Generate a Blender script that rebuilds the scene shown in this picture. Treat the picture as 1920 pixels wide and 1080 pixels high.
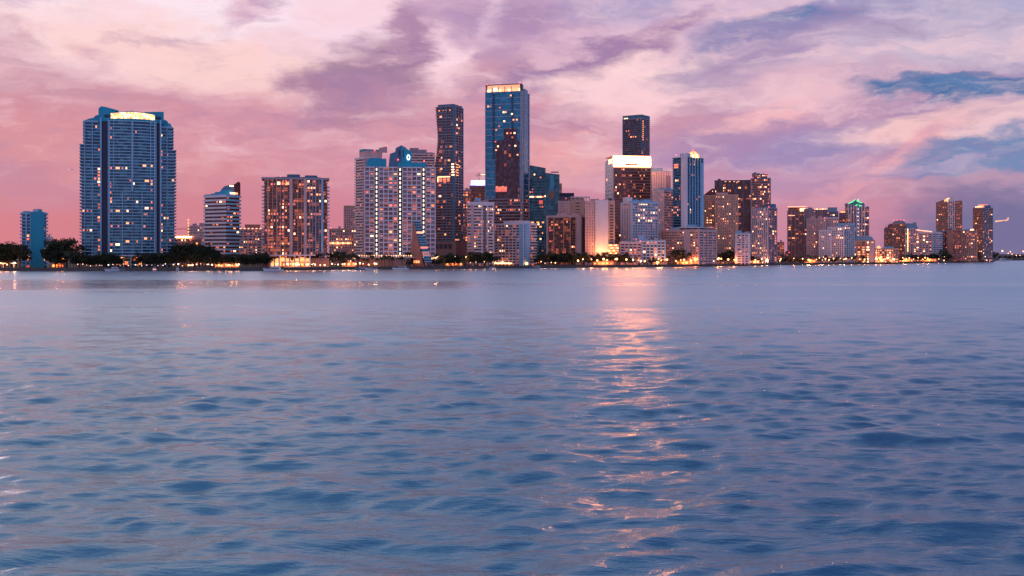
import bpy, math, random
import numpy as np
from mathutils import Vector, Matrix

for _o in list(bpy.data.objects):
    bpy.data.objects.remove(_o, do_unlink=True)
SC = bpy.context.scene
COL = SC.collection
R = math.radians
rnd = random.Random(7)

# ------------------------------------------------------------------ camera
F, HY, CAMH = 2000.0, 476.0, 15.0          # focal length in photo pixels, horizon row, eye height (bridge deck)
cam_d = bpy.data.cameras.new("camera")
cam_d.sensor_width = 36.0
cam_d.lens = 36.0 * F / 1920.0
cam_d.shift_y = -(540.0 - HY) / 1920.0
cam_d.clip_start, cam_d.clip_end = 0.5, 90000.0
cam = bpy.data.objects.new("camera", cam_d)
COL.objects.link(cam)
cam.location = (0, 0, CAMH)
cam.rotation_euler = (R(90), 0, 0)
SC.camera = cam

SC.view_settings.view_transform = 'Standard'
SC.view_settings.look = 'None'
SC.view_settings.gamma = 1.0
SC.view_settings.exposure = 0.0
SC.view_settings.use_curve_mapping = False
SC.render.engine = 'CYCLES'
SC.cycles.use_denoising = True
SC.cycles.use_adaptive_sampling = True
SC.cycles.adaptive_threshold = 0.01
SC.cycles.max_bounces = 5
SC.cycles.diffuse_bounces = 2
SC.cycles.glossy_bounces = 4
SC.cycles.sample_clamp_indirect = 4.0
SC.cycles.caustics_refractive = False
SC.cycles.blur_glossy = 0.3


def lin(c):
    return tuple(((v / 255.0) / 12.92 if v <= 10 else ((v / 255.0 + 0.055) / 1.055) ** 2.4) for v in c)


def ae(px, py):
    a = math.atan((px - 960.0) / F)
    return a, math.atan((HY - py) / F * math.cos(a))


# ------------------------------------------------------------------ sky (world)
SUN_EL, SUN_AZ = R(2.0), R(-38.0)           # afterglow low behind the left of the skyline
world = bpy.data.worlds.new("World")
SC.world = world
world.use_nodes = True
world.cycles.sampling_method = 'MANUAL'
world.cycles.sample_map_resolution = 512
wn, wl = world.node_tree.nodes, world.node_tree.links
wn.clear()


def N(tree, typ, **kw):
    n = tree.nodes.new(typ)
    for k, v in kw.items():
        setattr(n, k, v)
    return n


def build_sky():
    t = world.node_tree
    L = t.links.new
    out = N(t, 'ShaderNodeOutputWorld')
    bg = N(t, 'ShaderNodeBackground')
    L(bg.outputs[0], out.inputs[0])
    tc = N(t, 'ShaderNodeTexCoord')
    d = tc.outputs['Generated']
    sep = N(t, 'ShaderNodeSeparateXYZ'); L(d, sep.inputs[0])

    def M(op, a, b=None, c=None):
        n = N(t, 'ShaderNodeMath', operation=op)
        for i, v in enumerate((a, b, c)):
            if v is None:
                continue
            if isinstance(v, (int, float)):
                n.inputs[i].default_value = v
            else:
                L(v, n.inputs[i])
        return n.outputs[0]

    def noise(vec, scale, detail, rough=0.5, dist=0.0):
        n = N(t, 'ShaderNodeTexNoise')
        n.inputs['Scale'].default_value = scale
        n.inputs['Detail'].default_value = detail
        n.inputs['Roughness'].default_value = rough
        n.inputs['Distortion'].default_value = dist
        L(vec, n.inputs['Vector'])
        return n

    az = M('ARCTAN2', sep.outputs[0], sep.outputs[1])
    el = M('ARCSINE', sep.outputs[2])
    ela = M('ABSOLUTE', el)
    comb = N(t, 'ShaderNodeCombineXYZ'); L(az, comb.inputs[0]); L(ela, comb.inputs[1])
    # stretched direction for the noise (clouds lie flat)
    st = N(t, 'ShaderNodeMapping'); st.inputs['Scale'].default_value = (1, 1, 2.6)
    st.inputs['Rotation'].default_value = (0, R(10), 0)
    L(d, st.inputs['Vector'])
    w1 = noise(st.outputs[0], 5.0, 3.0, 0.55)
    w2 = noise(st.outputs[0], 19.0, 4.0, 0.6)
    ws = N(t, 'ShaderNodeVectorMath', operation='SUBTRACT'); L(w1.outputs['Color'], ws.inputs[0]); ws.inputs[1].default_value = (.5, .5, .5)
    wm = N(t, 'ShaderNodeVectorMath', operation='MULTIPLY'); L(ws.outputs[0], wm.inputs[0]); wm.inputs[1].default_value = (.13, .055, 0)
    ws2 = N(t, 'ShaderNodeVectorMath', operation='SUBTRACT'); L(w2.outputs['Color'], ws2.inputs[0]); ws2.inputs[1].default_value = (.5, .5, .5)
    wm2 = N(t, 'ShaderNodeVectorMath', operation='MULTIPLY'); L(ws2.outputs[0], wm2.inputs[0]); wm2.inputs[1].default_value = (.07, .035, 0)
    wa = N(t, 'ShaderNodeVectorMath', operation='ADD'); L(wm.outputs[0], wa.inputs[0]); L(wm2.outputs[0], wa.inputs[1])
    P = N(t, 'ShaderNodeVectorMath', operation='ADD'); L(comb.outputs[0], P.inputs[0]); L(wa.outputs[0], P.inputs[1])
    sp = N(t, 'ShaderNodeSeparateXYZ'); L(P.outputs[0], sp.inputs[0])
    fine = noise(st.outputs[0], 16.0, 7.0, 0.6, 0.1).outputs[0]
    fineo = M('SUBTRACT', fine, 0.5)

    tt = M('MULTIPLY_ADD', sp.outputs[0], 1 / (2 * math.pi), 0.5)

    def ramp(stops):
        r = N(t, 'ShaderNodeValToRGB')
        r.color_ramp.interpolation = 'B_SPLINE' if False else 'EASE'
        e = r.color_ramp.elements
        while len(e) < len(stops):
            e.new(0.5)
        for el_, (p, c) in zip(e, stops):
            el_.position = p
            el_.color = (*lin(c), 1)
        L(tt, r.inputs[0])
        return r.outputs[0]

    E0 = (216, 156, 176)
    hor = ramp([(0, E0), (.25, (185, 125, 150)), (.43, (202, 124, 142)), (.5, (208, 128, 150)),
                (.545, (200, 132, 158)), (.574, (140, 116, 155)), (.75, (160, 138, 172)), (1, E0)])
    mid = ramp([(0, (204, 164, 194)), (.25, (195, 150, 175)), (.43, (208, 142, 158)), (.5, (214, 150, 168)),
                (.545, (194, 148, 178)), (.574, (168, 144, 182)), (.75, (148, 148, 192)), (1, (204, 164, 194))])
    top = ramp([(0, (162, 164, 212)), (.25, (205, 185, 205)), (.43, (244, 212, 224)), (.48, (234, 198, 216)),
                (.52, (214, 182, 208)), (.574, (172, 172, 206)), (.63, (122, 148, 200)), (.75, (128, 146, 196)), (1, (162, 164, 212))])

    high = ramp([(0, (166, 178, 222)), (.25, (196, 200, 228)), (.43, (242, 234, 246)), (.49, (220, 224, 246)),
                 (.53, (166, 194, 234)), (.574, (100, 152, 210)), (.75, (112, 150, 206)), (1, (166, 178, 222))])

    def mix(fac, a, b):
        n = N(t, 'ShaderNodeMix', data_type='RGBA')
        if isinstance(fac, (int, float)):
            n.inputs[0].default_value = fac
        else:
            L(fac, n.inputs[0])
        for i, v in ((6, a), (7, b)):
            if isinstance(v, tuple):
                n.inputs[i].default_value = (*v, 1)
            else:
                L(v, n.inputs[i])
        return n.outputs[2]

    def mrange(v, a, b, c, dd, kind='SMOOTHSTEP'):
        n = N(t, 'ShaderNodeMapRange', interpolation_type=kind)
        L(v, n.inputs[0])
        for i, x in enumerate((a, b, c, dd)):
            n.inputs[i + 1].default_value = x
        return n.outputs[0]

    ew = sp.outputs[1]
    c = mix(mrange(ew, 0.0, 0.115, 0, 1), hor, mid)
    c = mix(mrange(ew, 0.115, 0.235, 0, 1), c, top)
    c = mix(mrange(ew, 0.24, 0.35, 0, 1), c, high)
    zen = ramp([(0, (150, 160, 210)), (.25, (150, 160, 208)), (.43, (160, 164, 204)), (.5, (112, 138, 190)),
                (.574, (46, 88, 150)), (.75, (90, 126, 186)), (1, (150, 160, 210))])
    c = mix(mrange(ew, 0.40, 0.8, 0, 1), c, zen)

    # cloud banks and clearings: (px, py, rx, ry, rotation, colour, opacity, softness)
    banks = [
        (60, 420, 420, 70, 0, (212, 124, 138), .5, .8),
        (240, 285, 300, 45, -4, (222, 150, 158), .5, .8),
        (330, 30, 420, 100, 6, (253, 230, 240), .95, .75),
        (410, 130, 350, 66, -8, (252, 210, 208), .95, .7),
        (20, 120, 150, 46, -18, (196, 144, 166), .75, .7),
        (150, 185, 170, 22, -22, (205, 150, 165), .55, .8),
        (470, 20, 60, 26, 20, (226, 178, 198), .6, .7),
        (640, 55, 120, 50, 10, (250, 218, 232), .8, .7),
        (520, 245, 260, 60, -6, (212, 146, 166), .6, .8),
        (690, 140, 125, 62, 12, (156, 118, 152), .8, .6),
        (765, 75, 55, 50, 40, (170, 128, 165), .8, .5),
        (650, 205, 110, 40, 0, (176, 126, 158), .7, .7),
        (760, 205, 80, 40, -10, (196, 142, 168), .6, .7),
        (845, 110, 52, 62, 0, (254, 216, 228), .95, .5),
        (830, 25, 60, 30, 0, (200, 160, 190), .7, .7),
        (960, 45, 130, 55, 8, (186, 148, 184), .8, .7),
        (935, 20, 22, 50, -20, (240, 205, 222), .6, .8),
        (960, 150, 110, 36, 8, (196, 146, 170), .7, .6),
        (1120, 100, 210, 26, 21, (160, 124, 166), .85, .6),
        (1130, 190, 90, 30, 6, (250, 200, 206), .8, .7),
        (1240, 130, 200, 44, 8, (255, 216, 216), 1.0, .6),
        (1180, 170, 120, 30, -6, (252, 206, 212), .8, .7),
        (1350, 75, 150, 20, 14, (248, 204, 214), .8, .7),
        (1040, 225, 110, 24, 4, (186, 136, 166), .55, .8),
        (1050, 300, 110, 32, 4, (236, 164, 168), .7, .8),
        (1330, 190, 110, 16, 5, (178, 136, 170), .7, .6),
        (1470, 48, 180, 34, 12, (136, 132, 180), .8, .6),
        (1505, 26, 60, 13, 8, (92, 122, 172), .7, .6),
        (1460, 105, 200, 30, 10, (168, 146, 184), .7, .7),
        (1620, 105, 160, 20, 8, (214, 184, 204), .6, .8),
        (1560, 160, 200, 26, 4, (228, 186, 200), .6, .8),
        (1780, 70, 170, 46, 0, (202, 186, 208), .7, .8),
        (1380, 228, 130, 18, 14, (244, 184, 190), .8, .7),
        (1400, 268, 190, 34, 0, (172, 138, 180), .75, .7),
        (1600, 262, 170, 30, 4, (158, 142, 186), .8, .7),
        (1830, 172, 170, 27, -5, (70, 112, 164), 1.0, .4),
        (1760, 160, 70, 14, -8, (92, 126, 174), .7, .5),
        (1840, 238, 200, 34, 3, (244, 196, 196), .95, .5),
        (1690, 300, 120, 20, 28, (236, 172, 182), .85, .6),
        (1880, 292, 170, 30, 4, (116, 138, 182), .95, .5),
        (1620, 345, 120, 14, 14, (222, 160, 176), .7, .7),
        (1800, 350, 200, 12, 6, (206, 162, 182), .6, .7),
        (1760, 320, 120, 10, 6, (150, 140, 184), .6, .7),
        (1480, 330, 160, 30, 4, (186, 146, 182), .6, .8),
        (1540, 400, 180, 46, 0, (208, 138, 160), .6, .8),
        (1900, 430, 180, 60, 0, (118, 112, 154), .85, .9),
        # above the frame and beside it the same banks go on
        (700, -160, 500, 60, 10, (196, 160, 190), .7, .8),
        (1500, -120, 400, 50, 12, (158, 158, 200), .7, .8),
        (200, -220, 500, 70, -6, (238, 205, 220), .6, .8),
        (-400, 150, 300, 60, 10, (214, 168, 182), .6, .8),
        (-300, 300, 320, 40, -6, (190, 138, 165), .6, .8),
        (2300, 130, 300, 40, 8, (150, 150, 190), .7, .8),
        (2300, 250, 280, 30, -6, (196, 168, 192), .6, .8),
    ]
    for (px, py, rx, ry, rot, colr, op, soft) in banks:
        a0, e0 = ae(px, py)
        mp = N(t, 'ShaderNodeMapping', vector_type='TEXTURE')
        mp.inputs['Location'].default_value = (a0, e0, 0)
        mp.inputs['Rotation'].default_value = (0, 0, R(rot))
        mp.inputs['Scale'].default_value = (rx / F, ry / F, 1)
        L(P.outputs[0], mp.inputs['Vector'])
        ln = N(t, 'ShaderNodeVectorMath', operation='LENGTH'); L(mp.outputs[0], ln.inputs[0])
        dist = M('MULTIPLY_ADD', fineo, 1.75, ln.outputs['Value'])
        m = mrange(dist, 1 - soft * .8, 1 + soft * .8, min(1.0, op * 1.12), 0)
        c = mix(m, c, lin(colr))
    # thin wisps
    wv = N(t, 'ShaderNodeMapping'); wv.inputs['Rotation'].default_value = (0, 0, R(-12)); wv.inputs['Scale'].default_value = (9, 36, 1)
    L(P.outputs[0], wv.inputs['Vector'])
    wis = noise(wv.outputs[0], 1.0, 6.0, 0.6, 0.15).outputs[0]
    hi = mrange(ew, 0.02, 0.12, 0, 1)
    up = M('MULTIPLY', mrange(wis, .46, .72, 0, .62), hi)
    c = mix(up, c, lin((248, 206, 214)))
    dn = M('MULTIPLY', mrange(wis, .5, .27, 0, .5), hi)
    c = mix(dn, c, lin((160, 128, 170)))
    wv2 = N(t, 'ShaderNodeMapping'); wv2.inputs['Rotation'].default_value = (0, 0, R(-20)); wv2.inputs['Scale'].default_value = (17, 80, 1)
    L(P.outputs[0], wv2.inputs['Vector'])
    wi2 = noise(wv2.outputs[0], 1.0, 5.0, 0.6, 0.2).outputs[0]
    right = M('MULTIPLY', mrange(az, -.15, .2, .35, 1), hi)
    c = mix(M('MULTIPLY', mrange(wi2, .5, .76, 0, .42), right), c, lin((244, 208, 214)))
    c = mix(M('MULTIPLY', mrange(wi2, .48, .26, 0, .32), right), c, lin((140, 128, 172)))
    # clear-air light of the low sun on top
    sky = N(t, 'ShaderNodeTexSky', sky_type='NISHITA')
    sky.sun_disc = False
    sky.sun_elevation = SUN_EL
    sky.sun_rotation = SUN_AZ
    sky.air_density, sky.dust_density, sky.ozone_density = 1.0, 1.0, 2.0
    scl = N(t, 'ShaderNodeVectorMath', operation='SCALE'); L(sky.outputs[0], scl.inputs[0]); scl.inputs['Scale'].default_value = 0.004
    add = N(t, 'ShaderNodeVectorMath', operation='ADD'); L(c, add.inputs[0]); L(scl.outputs[0], add.inputs[1])
    L(add.outputs[0], bg.inputs['Color'])
    bg.inputs['Strength'].default_value = 1.0


build_sky()

sun_d = bpy.data.lights.new("sun", 'SUN')
sun_d.energy = 0.5
sun_d.angle = R(20)
sun_d.color = (1.0, 0.62, 0.55)
sun = bpy.data.objects.new("sun", sun_d)
COL.objects.link(sun)
# light travels from the glow (low, left, beyond the skyline) towards the camera
_sv = Vector((math.sin(SUN_AZ) * math.cos(R(6)), math.cos(SUN_AZ) * math.cos(R(6)), math.sin(R(6))))
sun.rotation_euler = (-_sv).to_track_quat('-Z', 'Y').to_euler()
sun.location = _sv * 3000

# ------------------------------------------------------------------ helpers
def tag(o, label=None, cat=None, group=None, kind=None):
    if label: o['label'] = label
    if cat: o['category'] = cat
    if group: o['group'] = group
    if kind: o['kind'] = kind
    return o


class MB:
    def __init__(s):
        s.v, s.f = [], []

    def add(s, vs, fs):
        b = len(s.v)
        s.v += [tuple(p) for p in vs]
        s.f += [tuple(b + i for i in f) for f in fs]
        return s

    def box(s, cx, cy, cz, sx, sy, sz):
        x, y, z = sx / 2, sy / 2, sz / 2
        vs = [(cx + a * x, cy + b * y, cz + c * z) for c in (-1, 1) for a, b in ((-1, -1), (1, -1), (1, 1), (-1, 1))]
        return s.add(vs, [(3, 2, 1, 0), (4, 5, 6, 7), (0, 1, 5, 4), (1, 2, 6, 5), (2, 3, 7, 6), (3, 0, 4, 7)])

    def prism(s, poly, z0, z1, poly2=None):
        """vertical prism on a footprint polygon (counter-clockwise seen from above)"""
        n = len(poly)
        p2 = poly2 or poly
        vs = [(x, y, z0) for x, y in poly] + [(x, y, z1) for x, y in p2]
        fs = [tuple(range(n))[::-1], tuple(range(n, 2 * n))] + [(i, (i + 1) % n, n + (i + 1) % n, n + i) for i in range(n)]
        return s.add(vs, fs)

    def plate(s, poly, y0, y1):
        """a shape drawn in the x-z plane (counter-clockwise seen from -y), thick from y0 (front) to y1 (back)"""
        n = len(poly)
        vs = [(x, y0, z) for x, z in poly] + [(x, y1, z) for x, z in poly]
        fs = [tuple(range(n)), tuple(range(n, 2 * n))[::-1]] + [((i + 1) % n, i, n + i, n + (i + 1) % n) for i in range(n)]
        return s.add(vs, fs)

    def tube(s, pts, rad, n=6):
        rad = rad if isinstance(rad, (list, tuple)) else [rad] * len(pts)
        pts = [Vector(p) for p in pts]
        vs = []
        for i, p in enumerate(pts):
            d = (pts[min(i + 1, len(pts) - 1)] - pts[max(i - 1, 0)]).normalized()
            u = d.cross(Vector((0, 0, 1)))
            if u.length < 1e-3: u = Vector((1, 0, 0))
            u.normalize(); w = d.cross(u)
            for k in range(n):
                a = 2 * math.pi * k / n
                vs.append(p + (u * math.cos(a) + w * math.sin(a)) * rad[i])
        fs = []
        for i in range(len(pts) - 1):
            for k in range(n):
                a, b = i * n + k, i * n + (k + 1) % n
                fs.append((a, b, b + n, a + n))
        fs += [tuple(range(n))[::-1], tuple(range((len(pts) - 1) * n, len(pts) * n))]
        return s.add(vs, fs)

    def ball(s, c, r, seg=8, rings=5, sz=1.0):
        vs = [(c[0], c[1], c[2] - r * sz)]
        for i in range(1, rings):
            a = -math.pi / 2 + math.pi * i / rings
            for k in range(seg):
                b = 2 * math.pi * k / seg
                vs.append((c[0] + r * math.cos(a) * math.cos(b), c[1] + r * math.cos(a) * math.sin(b), c[2] + r * sz * math.sin(a)))
        vs.append((c[0], c[1], c[2] + r * sz))
        fs = [(0, 1 + (k + 1) % seg, 1 + k) for k in range(seg)]
        for i in range(rings - 2):
            for k in range(seg):
                a, b = 1 + i * seg + k, 1 + i * seg + (k + 1) % seg
                fs.append((a, b, b + seg, a + seg))
        t = len(vs) - 1
        fs += [(t, 1 + (rings - 2) * seg + k, 1 + (rings - 2) * seg + (k + 1) % seg) for k in range(seg)]
        return s.add(vs, fs)

    def mesh(s, name, mat, smooth=False):
        me = bpy.data.meshes.new(name)
        me.from_pydata(s.v, [], s.f)
        if mat: me.materials.append(mat)
        if smooth:
            for p in me.polygons: p.use_smooth = True
        me.update()
        return me

    def build(s, name, mat, parent=None, smooth=False):
        return link(name, s.mesh(name, mat, smooth), parent)


def link(name, me, parent=None, loc=None, scale=None, rotz=None):
    o = bpy.data.objects.new(name, me)
    COL.objects.link(o)
    if parent is not None: o.parent = parent
    if loc is not None: o.location = loc
    if scale is not None: o.scale = scale
    if rotz is not None: o.rotation_euler = (0, 0, rotz)
    return o


def empty(name, loc=(0, 0, 0), rotz=0.0):
    o = bpy.data.objects.new(name, None)
    o.empty_display_size = 2.0
    COL.objects.link(o)
    o.location = loc
    o.rotation_euler = (0, 0, rotz)
    return o


_unit = {}


def bar(name, mat, parent, c, s):
    """a straight piece (slab, pier, pane, rail): one shared box per material, scaled"""
    if mat.name not in _unit:
        _unit[mat.name] = MB().box(0, 0, 0, 1, 1, 1).mesh('piece_' + mat.name, mat)
    return link(name, _unit[mat.name], parent, c, s)


# ------------------------------------------------------------------ materials
def pmat(name, col, rough=0.7, metal=0.0, var=0.18, scale=0.12, spec=0.3, streak=True):
    m = bpy.data.materials.new(name)
    m.use_nodes = True
    t = m.node_tree
    L = t.links.new
    b = t.nodes['Principled BSDF']
    b.inputs['Roughness'].default_value = rough
    b.inputs['Metallic'].default_value = metal
    b.inputs['Specular IOR Level'].default_value = spec
    if var > 0:
        g = N(t, 'ShaderNodeNewGeometry')
        mp = N(t, 'ShaderNodeMapping'); mp.inputs['Scale'].default_value = (1, 1, 0.25 if streak else 1)
        L(g.outputs['Position'], mp.inputs['Vector'])
        n1 = N(t, 'ShaderNodeTexNoise'); n1.inputs['Scale'].default_value = scale; n1.inputs['Detail'].default_value = 6
        n1.inputs['Roughness'].default_value = 0.65
        L(mp.outputs[0], n1.inputs['Vector'])
        mr = N(t, 'ShaderNodeMapRange'); L(n1.outputs[0], mr.inputs[0])
        mr.inputs[1].default_value, mr.inputs[2].default_value = .25, .75
        mr.inputs[3].default_value, mr.inputs[4].default_value = 1 - var, 1 + var * .6
        vm = N(t, 'ShaderNodeVectorMath', operation='SCALE'); vm.inputs[0].default_value = col
        L(mr.outputs[0], vm.inputs['Scale'])
        L(vm.outputs[0], b.inputs['Base Color'])
    else:
        b.inputs['Base Color'].default_value = (*col, 1)
    return m


def emat(name, col, strength, sample=False, base=(.6, .5, .4)):
    m = bpy.data.materials.new(name)
    m.use_nodes = True
    b = m.node_tree.nodes['Principled BSDF']
    b.inputs['Base Color'].default_value = (*base, 1)
    b.inputs['Emission Color'].default_value = (*col, 1)
    b.inputs['Emission Strength'].default_value = strength
    m.cycles.emission_sampling = 'AUTO' if sample else 'NONE'
    return m


def glass(name, dark, light, bay=3.2, pitch=3.3, refl=0.55, rough=0.12, warm=0.0, curtain=0.25):
    """window wall: panes of differing tint (blinds, curtains) between floors, mirror-like glass"""
    m = bpy.data.materials.new(name)
    m.use_nodes = True
    t = m.node_tree
    L = t.links.new
    b = t.nodes['Principled BSDF']
    tc = N(t, 'ShaderNodeTexCoord')
    dv = N(t, 'ShaderNodeVectorMath', operation='DIVIDE'); L(tc.outputs['Object'], dv.inputs[0]); dv.inputs[1].default_value = (bay, bay, pitch)
    of = N(t, 'ShaderNodeVectorMath', operation='ADD'); L(dv.outputs[0], of.inputs[0]); of.inputs[1].default_value = (.37, .37, .02)
    fl = N(t, 'ShaderNodeVectorMath', operation='FLOOR'); L(of.outputs[0], fl.inputs[0])
    wnz = N(t, 'ShaderNodeTexWhiteNoise', noise_dimensions='3D'); L(fl.outputs[0], wnz.inputs[0])
    sp = N(t, 'ShaderNodeSeparateColor'); L(wnz.outputs['Color'], sp.inputs[0])
    mr = N(t, 'ShaderNodeMapRange'); L(sp.outputs[0], mr.inputs[0])
    mr.inputs[1].default_value, mr.inputs[2].default_value = 1 - curtain - .25, 1.0
    mx = N(t, 'ShaderNodeMix', data_type='RGBA'); L(mr.outputs[0], mx.inputs[0])
    mx.inputs[6].default_value = (*dark, 1); mx.inputs[7].default_value = (*light, 1)
    L(mx.outputs[2], b.inputs['Base Color'])
    b.inputs['Metallic'].default_value = refl
    b.inputs['Roughness'].default_value = rough
    b.inputs['Specular IOR Level'].default_value = 0.6
    # panes sit at slightly different angles
    nm = N(t, 'ShaderNodeVectorMath', operation='SUBTRACT'); L(wnz.outputs['Color'], nm.inputs[0]); nm.inputs[1].default_value = (.5, .5, .5)
    ns = N(t, 'ShaderNodeVectorMath', operation='SCALE'); L(nm.outputs[0], ns.inputs[0]); ns.inputs['Scale'].default_value = 0.05
    g = N(t, 'ShaderNodeNewGeometry')
    na = N(t, 'ShaderNodeVectorMath', operation='ADD'); L(g.outputs['Normal'], na.inputs[0]); L(ns.outputs[0], na.inputs[1])
    nn = N(t, 'ShaderNodeVectorMath', operation='NORMALIZE'); L(na.outputs[0], nn.inputs[0])
    L(nn.outputs[0], b.inputs['Normal'])
    if warm > 0:      # dim lamps behind curtains; extra pane glow added to warm the facades
        mw = N(t, 'ShaderNodeMapRange'); L(sp.outputs[1], mw.inputs[0])
        mw.inputs[1].default_value, mw.inputs[2].default_value = 1 - warm, 1.0
        mw.inputs[3].default_value, mw.inputs[4].default_value = 0.02, 0.55
        b.inputs['Emission Color'].default_value = (1, .2, .07, 1)
        L(mw.outputs[0], b.inputs['Emission Strength'])
        m.cycles.emission_sampling = 'NONE'
    return m

# ------------------------------------------------------------------ ground plan from the photograph
LZ = 2.2                                     # height of the land above the water
SHORE_PX = [(-900, 514), (-300, 510), (0, 508.3), (250, 508), (500, 507.3), (700, 505.5), (860, 504.3), (1000, 503), (1200, 501.3),
            (1330, 499.5), (1440, 497.5), (1540, 496.3), (1650, 495.2), (1760, 493.0), (1862, 490.8)]


def shoreD(px):
    for (a, ya), (b, yb) in zip(SHORE_PX, SHORE_PX[1:]):
        if a <= px <= b:
            y = ya + (yb - ya) * (px - a) / (b - a)
            return CAMH * F / (y - HY)
    return CAMH * F / ((514 if px < 0 else 489.5) - HY)


def gp(px, D):
    return ((px - 960.0) / F * D, D)


def zat(y, D):
    return CAMH + (HY - y) / F * D


# ------------------------------------------------------------------ water
def build_water():
    rr = np.random.RandomState(3)
    ys = [-400., -100., -20., 5.]
    y = 14.
    while y < 760:
        ys.append(y)
        y += max(0.22, min(y * y / (CAMH * 2900.0), 3.0))
    while y < 60000:
        ys.append(y); y *= 1.25
    ys = np.array(ys)
    t = np.concatenate([-np.array([60, 12, 5, 2.4, 1.5, 1.15]), np.linspace(-1, 1, 421), np.array([1.15, 1.5, 2.4, 5, 12, 60])])
    sp = np.gradient(ys)
    X = t[None, :] * (np.abs(ys)[:, None] * 0.56 + 25)
    Y = np.repeat(ys[:, None], len(t), 1)
    Z = np.zeros_like(X)
    for k in range(190):
        lam = 0.8 * (6.5 ** rr.rand()) if k < 130 else 5.0 * (3.0 ** rr.rand())
        ang = math.radians(-90 + rr.normal(0, 26) + 8)
        kx, ky = 2 * math.pi / lam * math.cos(ang), 2 * math.pi / lam * math.sin(ang)
        amp = (0.0058 if k < 130 else 0.0036) * lam * (0.6 + 0.8 * rr.rand())
        fade = np.clip((lam / np.maximum(sp, 0.2) - 2.0) / 4.5, 0, 1)[:, None]
        # gusts: waves come in groups
        gx, gy, gphi = rr.normal(0, 0.12), rr.normal(0, 0.14), rr.rand() * 6.28
        env = 0.5 + 0.5 * np.sin(gx * X + gy * Y + gphi)
        Z += amp * fade * env * np.sin(kx * X + ky * Y + rr.rand() * 6.28)
    inner = (np.abs(t) <= 1.0)[None, :]
    Z = np.where(inner, Z, 0.0)
    Z[ys < 12] = 0
    nr, nc = X.shape
    co = np.stack([X, Y, Z], -1).reshape(-1, 3)
    i = np.arange((nr - 1) * nc).reshape(nr - 1, nc)[:, :-1].ravel()
    faces = np.stack([i, i + 1, i + nc + 1, i + nc], 1)
    me = bpy.data.meshes.new('water')
    me.vertices.add(len(co)); me.vertices.foreach_set('co', co.ravel())
    me.loops.add(faces.size); me.loops.foreach_set('vertex_index', faces.ravel())
    me.polygons.add(len(faces))
    me.polygons.foreach_set('loop_start', np.arange(0, faces.size, 4))
    me.polygons.foreach_set('use_smooth', np.ones(len(faces), bool))
    me.update(calc_edges=True); me.validate()
    m = bpy.data.materials.new('bay_water')
    m.use_nodes = True
    tr = m.node_tree
    L = tr.links.new
    b = tr.nodes['Principled BSDF']
    near_tone, far_bright = (0.07, 0.235, 0.345, 1), (0.36, 0.545, 0.65, 1)      # base colour lightened towards the city in place of bright far reflections
    b.inputs['IOR'].default_value = 1.45
    b.inputs['Metallic'].default_value = 0.92
    g = N(tr, 'ShaderNodeNewGeometry')

    def nz(scale, sx, sy, det, rough=.5):
        mp = N(tr, 'ShaderNodeMapping'); mp.inputs['Scale'].default_value = (sx, sy, 1); mp.inputs['Rotation'].default_value = (0, 0, R(5))
        L(g.outputs['Position'], mp.inputs['Vector'])
        n = N(tr, 'ShaderNodeTexNoise'); n.inputs['Scale'].default_value = scale; n.inputs['Detail'].default_value = det
        n.inputs['Roughness'].default_value = rough
        L(mp.outputs[0], n.inputs['Vector'])
        return n.outputs[0]
    patch = nz(0.012, .5, 1, 3)
    mrp = N(tr, 'ShaderNodeMapRange'); L(patch, mrp.inputs[0]); mrp.inputs[1].default_value, mrp.inputs[2].default_value = .35, .65
    mrp.inputs[3].default_value, mrp.inputs[4].default_value = .45, 1.0
    big = nz(0.22, .45, 1, 3)
    sml = nz(1.2, .3, 1, 6, .62)
    b1 = N(tr, 'ShaderNodeBump'); L(sml, b1.inputs['Height']); b1.inputs['Distance'].default_value = 0.26
    L(mrp.outputs[0], b1.inputs['Strength'])
    b2 = N(tr, 'ShaderNodeBump'); L(big, b2.inputs['Height']); b2.inputs['Distance'].default_value = 0.5
    L(mrp.outputs[0], b2.inputs['Strength']); L(b1.outputs[0], b2.inputs['Normal'])
    L(b2.outputs[0], b.inputs['Normal'])
    # wind-ruffled water offshore, calmer in the lee of the bridge, with long slicks
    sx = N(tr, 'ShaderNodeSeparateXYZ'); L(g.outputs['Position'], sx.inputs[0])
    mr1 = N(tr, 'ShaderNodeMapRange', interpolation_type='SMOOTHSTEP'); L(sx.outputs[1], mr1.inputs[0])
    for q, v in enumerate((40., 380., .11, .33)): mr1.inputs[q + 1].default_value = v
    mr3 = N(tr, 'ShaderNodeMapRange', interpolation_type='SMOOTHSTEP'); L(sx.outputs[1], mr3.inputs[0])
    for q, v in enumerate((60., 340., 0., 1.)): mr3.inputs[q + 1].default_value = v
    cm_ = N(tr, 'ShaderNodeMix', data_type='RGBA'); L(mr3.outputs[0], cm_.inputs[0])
    cm_.inputs[6].default_value, cm_.inputs[7].default_value = near_tone, far_bright
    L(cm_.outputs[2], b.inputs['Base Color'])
    slick = nz(0.01, .12, 1.3, 3)
    mr2 = N(tr, 'ShaderNodeMapRange', interpolation_type='SMOOTHSTEP'); L(slick, mr2.inputs[0])
    for q, v in enumerate((.48, .68, 1., .8)): mr2.inputs[q + 1].default_value = v
    # one long oily slick in the lee of the left shore
    wob = nz(0.02, .25, 1.0, 4, .6)
    wy = N(tr, 'ShaderNodeMath', operation='MULTIPLY_ADD'); L(wob, wy.inputs[0]); wy.inputs[1].default_value = 170.; L(sx.outputs[1], wy.inputs[2])
    prod = None
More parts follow.
